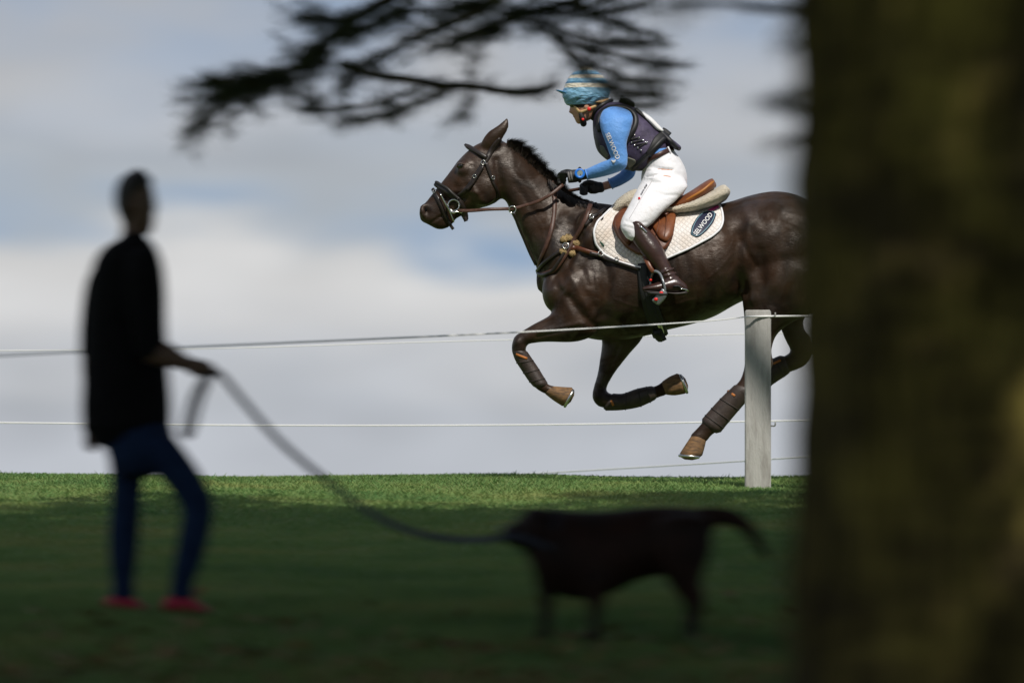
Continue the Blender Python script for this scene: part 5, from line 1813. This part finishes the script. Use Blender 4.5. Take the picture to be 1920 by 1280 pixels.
def trunk_mesh(base, radius, height, lean=(0, 0), seed=0):
    rs = np.random.default_rng(seed)
    nz, na = 70, 96
    V, Fc = [], []
    ph = rs.uniform(0, 6.28, 12)
    for i in range(nz + 1):
        h = height * (i / nz) ** 1.25
        taper = 1 - .30 * (h / height) + .06 * math.exp(-h / .5)
        for j in range(na):
            a = 2 * math.pi * j / na
            rr = radius * taper
            flute = .04 * math.sin(5 * a + ph[0] + .3 * h) + .03 * math.sin(9 * a + ph[1] - .5 * h) + .022 * abs(math.sin(14 * a + ph[7] + .9 * math.sin(1.3 * h))) + .05 * math.exp(-h / .5) * math.sin(6 * a + ph[2])
            plates = .012 * math.sin(23 * a + ph[3] + 2.2 * math.sin(3.1 * h + ph[4])) + .010 * math.sin(7.3 * h + 3 * a + ph[5]) + .010 * math.sin(15 * h + 8 * a + ph[6])
            rr *= 1 + flute + plates + rs.normal(0, .006)
            V.append((base[0] + lean[0] * h + rr * math.cos(a), base[1] + lean[1] * h + rr * math.sin(a), base[2] - .2 + h))
    for i in range(nz):
        for j in range(na):
            Fc.append((i * na + j, i * na + (j + 1) % na, (i + 1) * na + (j + 1) % na, (i + 1) * na + j))
    return V, Fc


def leaf_cloud(centers, radii, per, size, rs, flat=.45, long=2.2):
    """leaf sprays scattered in flattened clumps"""
    centers = np.asarray(centers)
    n = len(centers) * per
    c = np.repeat(centers, per, 0)
    r = np.repeat(np.asarray(radii), per)
    d = rs.normal(0, 1, (n, 3))
    d /= np.linalg.norm(d, axis=1, keepdims=True)
    d *= (rs.uniform(0, 1, (n, 1)) ** .45)
    p = c + d * r[:, None] * np.array([1, 1, flat])
    u = rs.normal(0, 1, (n, 3)) * np.array([1, 1, .45])
    u /= np.linalg.norm(u, axis=1, keepdims=True)
    nn = rs.normal(0, 1, (n, 3)) + np.array([0, 0, .8])
    v = np.cross(nn, u)
    v /= np.maximum(np.linalg.norm(v, axis=1, keepdims=True), 1e-6)
    s = size * rs.uniform(.6, 1.4, (n, 1))
    u, v = u * s * long / 2, v * s / 2
    return np.stack([p - u, p - .1 * u - v, p + u, p + .1 * u + v], 1).reshape(-1, 3)


def shadow_y(p):
    """depth at which the shadow of point p meets the slope"""
    s = SUN
    t = (p[2] - SLOPE * p[1]) / (s.z - SLOPE * s.y)
    return p[1] - t * s.y, p[0] - t * s.x


def build_tree(label, bx, by, radius, height, crown_r, z0, seed, n_limbs):
    rs = np.random.default_rng(seed)
    bz = float(ground_z(bx, by))
    R = obj_root('cedar_tree', label, 'tree', (bx, by, bz), 'broad cedar trees whose shade covers the foreground')
    mk('trunk', *trunk_mesh((bx, by, bz), radius, height, (-.014, .0), seed), M_BARK, R)
    clumps, rad = [], []
    for i in range(n_limbs):
        a = 2 * math.pi * i / n_limbs * 2.4 + rs.normal(0, .2)
        zs = z0 + (height - z0) * (i / n_limbs) * .82
        ln = crown_r * (1 - .35 * (i / n_limbs)) * rs.uniform(.8, 1.08)
        pts = []
        for q in np.linspace(0, 1, 7):
            pts.append((bx + math.cos(a + .25 * q) * (radius * .3 + ln * q), by + math.sin(a + .25 * q) * (radius * .3 + ln * q), bz + zs + ln * (.28 * q - .16 * q * q) + rs.normal(0, .08)))
        mk('limb', *tube(pts, np.linspace(radius * .24, .03, 7), 10, 3), M_BARK, R)
        for q in np.linspace(.16, 1.0, 13):
            k = q * 6
            i0 = min(int(k), 5)
            p = np.array(pts[i0]) + (np.array(pts[i0 + 1]) - np.array(pts[i0])) * (k - i0)
            for _ in range(5):
                off = rs.normal(0, 1, 3) * np.array([1.25, 1.25, .28]) * (.5 + .8 * q)
                clumps.append(p + off + np.array([0, 0, .25]))
                rad.append(rs.uniform(.55, 1.05))
    clumps, rad = np.array(clumps), np.array(rad)
    ok = []
    for c, r in zip(clumps, rad):
        sy, sx = shadow_y(c)
        lim = 39.4 + .4 * math.sin(sx * 2.1) - r * .75 - 9.0 * rs.uniform() ** 1.3  # crown trimmed by where its shade lands, to keep the horse sunlit
        inview = abs(c[0]) < .0687 * c[1] + r * 1.05 and (c[2] - r * .6) < EYE + .0647 * c[1] + .05 and c[1] > 3
        ok.append(not inview and (sy < lim or abs(sx) > 9))
    clumps, rad = clumps[ok], rad[ok]
    quads_mesh('crown', leaf_cloud(clumps, rad, 140, .105, rs), 4, M_NEEDLE, R)
    return R


TX = P(1503, 640, 22.0)[0] + .62
T1 = build_tree('mossy trunk of the broad cedar filling the right edge, dark boughs hanging from it', TX, 22.0, .64, 13.0, 9.2, 3.0, 11, 26)
T2 = build_tree('unseen second cedar added beyond the right edge to shade the foreground', 6.6, 29.5, .5, 13.5, 7.5, 3.4, 23, 26)  # unseen tree, added to cast the shade the first crown cannot reach


def build_boughs():
    """the low boughs of the near cedar that hang into the picture"""
    rs = np.random.default_rng(5)
    Q = []

    def needles(p, d, n, ln):
        for _ in range(n):
            b = p + rs.normal(0, .012, 3)
            u = rs.normal(0, 1, 3) + d * .9
            u /= np.linalg.norm(u)
            l_ = ln * rs.uniform(.6, 1.3)
            v = np.cross(u, rs.normal(0, 1, 3))
            v /= np.linalg.norm(v)
            v *= .0022
            e = b + u * l_
            Q.append((b - v, b + v, e + v * .4, e - v * .4))

    def bough(pts, Y, r0, r1, dens, side, ln=.045):
        """pts px; side = length of side twigs in metres"""
        W = np.array([P(x, y, Y + .25 * math.sin(x * .011 + Y * 3)) for x, y in pts])
        Q.clear()
        wood = [tube(W, np.linspace(r0, r1, len(W)), 8, 5)]
        C = cr_spline(W, 12)
        T = np.gradient(C, axis=0)
        T /= np.maximum(np.linalg.norm(T, axis=1, keepdims=True), 1e-9)
        L = np.linalg.norm(np.diff(C, axis=0), axis=1).sum()
        k = int(L * dens)
        for _ in range(k):
            i = int(rs.uniform(.08, 1) * (len(C) - 1))
            d = T[i] * rs.uniform(.4, 1.2) + rs.normal(0, 1, 3) * np.array([.7, 1.0, .32])
            d[2] -= .15
            d /= np.linalg.norm(d)
            sl = side * rs.uniform(.3, 1.1)
            tip = C[i] + d * sl + np.array([0, 0, -.04 * sl])
            wood.append(tube([C[i], (C[i] + tip) / 2 + rs.normal(0, .006, 3), tip], [.0045, .003, .0018], 5, 2))
            m = max(int(sl / .028), 2)
            for q in np.linspace(.12, 1, m):
                needles(C[i] + (tip - C[i]) * q, d, 9, ln)
        for i in range(0, len(C), 3):
            needles(C[i], T[i], 5, ln)
        b = mk('bough', *wood[0], M_BARK, T1)
        if len(wood) > 1:
            mk('twigs', *join(*wood[1:]), M_BARK, b)['kind'] = 'stuff'
        quads_mesh('needles', np.array(Q).reshape(-1, 3), 4, M_NEEDLE, b)['kind'] = 'stuff'
    # long bough sweeping down to the left
    bough([(1150, -260), (960, -130), (800, -40), (690, 20), (620, 70), (575, 115), (520, 145), (450, 165), (400, 180)], 29.8, 0.028, 0.006, 34, 0.240, .056)
    bough([(620, 70), (580, 100), (545, 130), (500, 145), (440, 150), (400, 152)], 29.6, 0.010, 0.004, 62, 0.160, .056)
    bough([(690, 20), (640, 40), (600, 35), (565, 28)], 29.6, 0.010, 0.004, 44, 0.175, .056)
    bough([(450, 165), (420, 195), (385, 225), (350, 252)], 29.7, 0.0095, 0.0038, 36, 0.112, .056)
    bough([(430, 172), (395, 185), (360, 222)], 29.9, 0.0057, 0.0029, 12, 0.088, .056)
    bough([(800, -40), (760, 10), (700, 45), (640, 60)], 29.5, 0.010, 0.004, 36, 0.188, .056)
    # second bough through the middle
    bough([(1200, -240), (1060, -110), (960, -20), (880, 30), (800, 60), (730, 95), (680, 125), (650, 150)], 30.2, 0.020, 0.005, 22, 0.180, .056)
    bough([(640, 120), (700, 140), (760, 148), (830, 160), (885, 162), (950, 172), (1000, 172), (1045, 158)], 30.1, 0.0152, 0.0133, 16, 0.088, .056)
    bough([(790, 160), (745, 180), (700, 195), (640, 203), (565, 206)], 30.0, 0.0085, 0.0038, 24, 0.075, .056)
    bough([(840, 165), (800, 185), (755, 205), (715, 220), (650, 228)], 30.0, 0.0095, 0.0038, 40, 0.100, .056)
    bough([(885, 165), (880, 185), (870, 205), (860, 220)], 30.0, 0.0085, 0.0038, 48, 0.075, .056)
    bough([(890, 160), (880, 120), (900, 85), (940, 50)], 30.3, 0.0057, 0.0047, 9, 0.100, .056)
    bough([(960, -20), (900, 8), (840, 18), (770, 22), (700, 34)], 30.4, .010, .005, 34, .12, .056)
    bough([(1010, -10), (950, 36), (905, 62), (850, 82), (800, 92)], 30.3, .010, .004, 24, .10, .056)
    bough([(1180, -30), (1120, 8), (1060, 22), (1000, 20), (930, 26)], 30.5, .010, .004, 30, .11, .056)
    bough([(1240, -20), (1200, 10), (1150, 20), (1100, 24)], 30.6, .008, .004, 24, .10, .056)
    # right-hand sprays above the rider
    bough([(1500, -220), (1350, -120), (1200, -50), (1080, 0), (980, 30), (900, 55), (860, 70)], 30.6, 0.020, 0.005, 20, 0.170, .056)
    bough([(1080, 0), (1120, 30), (1170, 48), (1230, 66)], 30.4, 0.0133, 0.0057, 28, 0.125, .056)
    bough([(980, 30), (1030, 60), (1090, 88), (1150, 100), (1210, 118), (1285, 124)], 30.5, 0.010, 0.005, 28, 0.110, .056)
    bough([(1040, 75), (1090, 110), (1140, 135), (1190, 150), (1245, 150)], 30.4, 0.010, 0.005, 26, 0.085, .056)
    bough([(1060, 95), (1100, 140), (1150, 165), (1195, 178), (1235, 176)], 30.3, 0.0133, 0.0066, 32, 0.075, .056)
    bough([(1120, 150), (1160, 185), (1190, 198), (1228, 198)], 30.2, 0.0114, 0.0057, 24, 0.062, .056)
    bough([(1000, 30), (1080, 66), (1140, 78), (1215, 80)], 30.7, 0.009, 0.004, 26, 0.100, .056)
    bough([(1640, -60), (1560, 12), (1500, 20), (1420, 14), (1330, 4), (1250, 6)], 22.6, .022, .006, 10, .10)
    # the limbs that carry these boughs out from the trunk, above the picture
    for (x, y, Y, r) in ((1150, -260, 29.8, .05), (1200, -240, 30.2, .045), (1500, -220, 30.6, .042)):
        e = P(x, y, Y + .25 * math.sin(x * .011 + Y * 3))
        b0 = np.array([TX, 22.3, float(ground_z(TX, 22)) + 4.6])
        mk('limb', *tube([b0, b0 * .7 + e * .3 + np.array([.1, 0, .45]), b0 * .35 + e * .65 + np.array([.05, 0, .35]), e], [.15, .11, .075, r], 10, 6), M_BARK, T1)
    # short twigs on the trunk's edge
    bough([(1540, 214), (1500, 206), (1460, 198), (1418, 190)], 21.9, .012, .004, 10, .05)
    bough([(1540, 262), (1505, 260), (1470, 262), (1440, 270)], 21.9, .010, .003, 10, .05)
    bough([(1540, 160), (1500, 168), (1470, 182), (1440, 184)], 21.9, .008, .003, 8, .05)
    bough([(1540, 78), (1500, 82), (1478, 88)], 21.9, .008, .003, 10, .05)


build_boughs()
print('TRIS', sum(len(o.data.loop_triangles) if o.type == 'MESH' and not o.data.calc_loop_triangles() else 0 for o in bpy.data.objects))
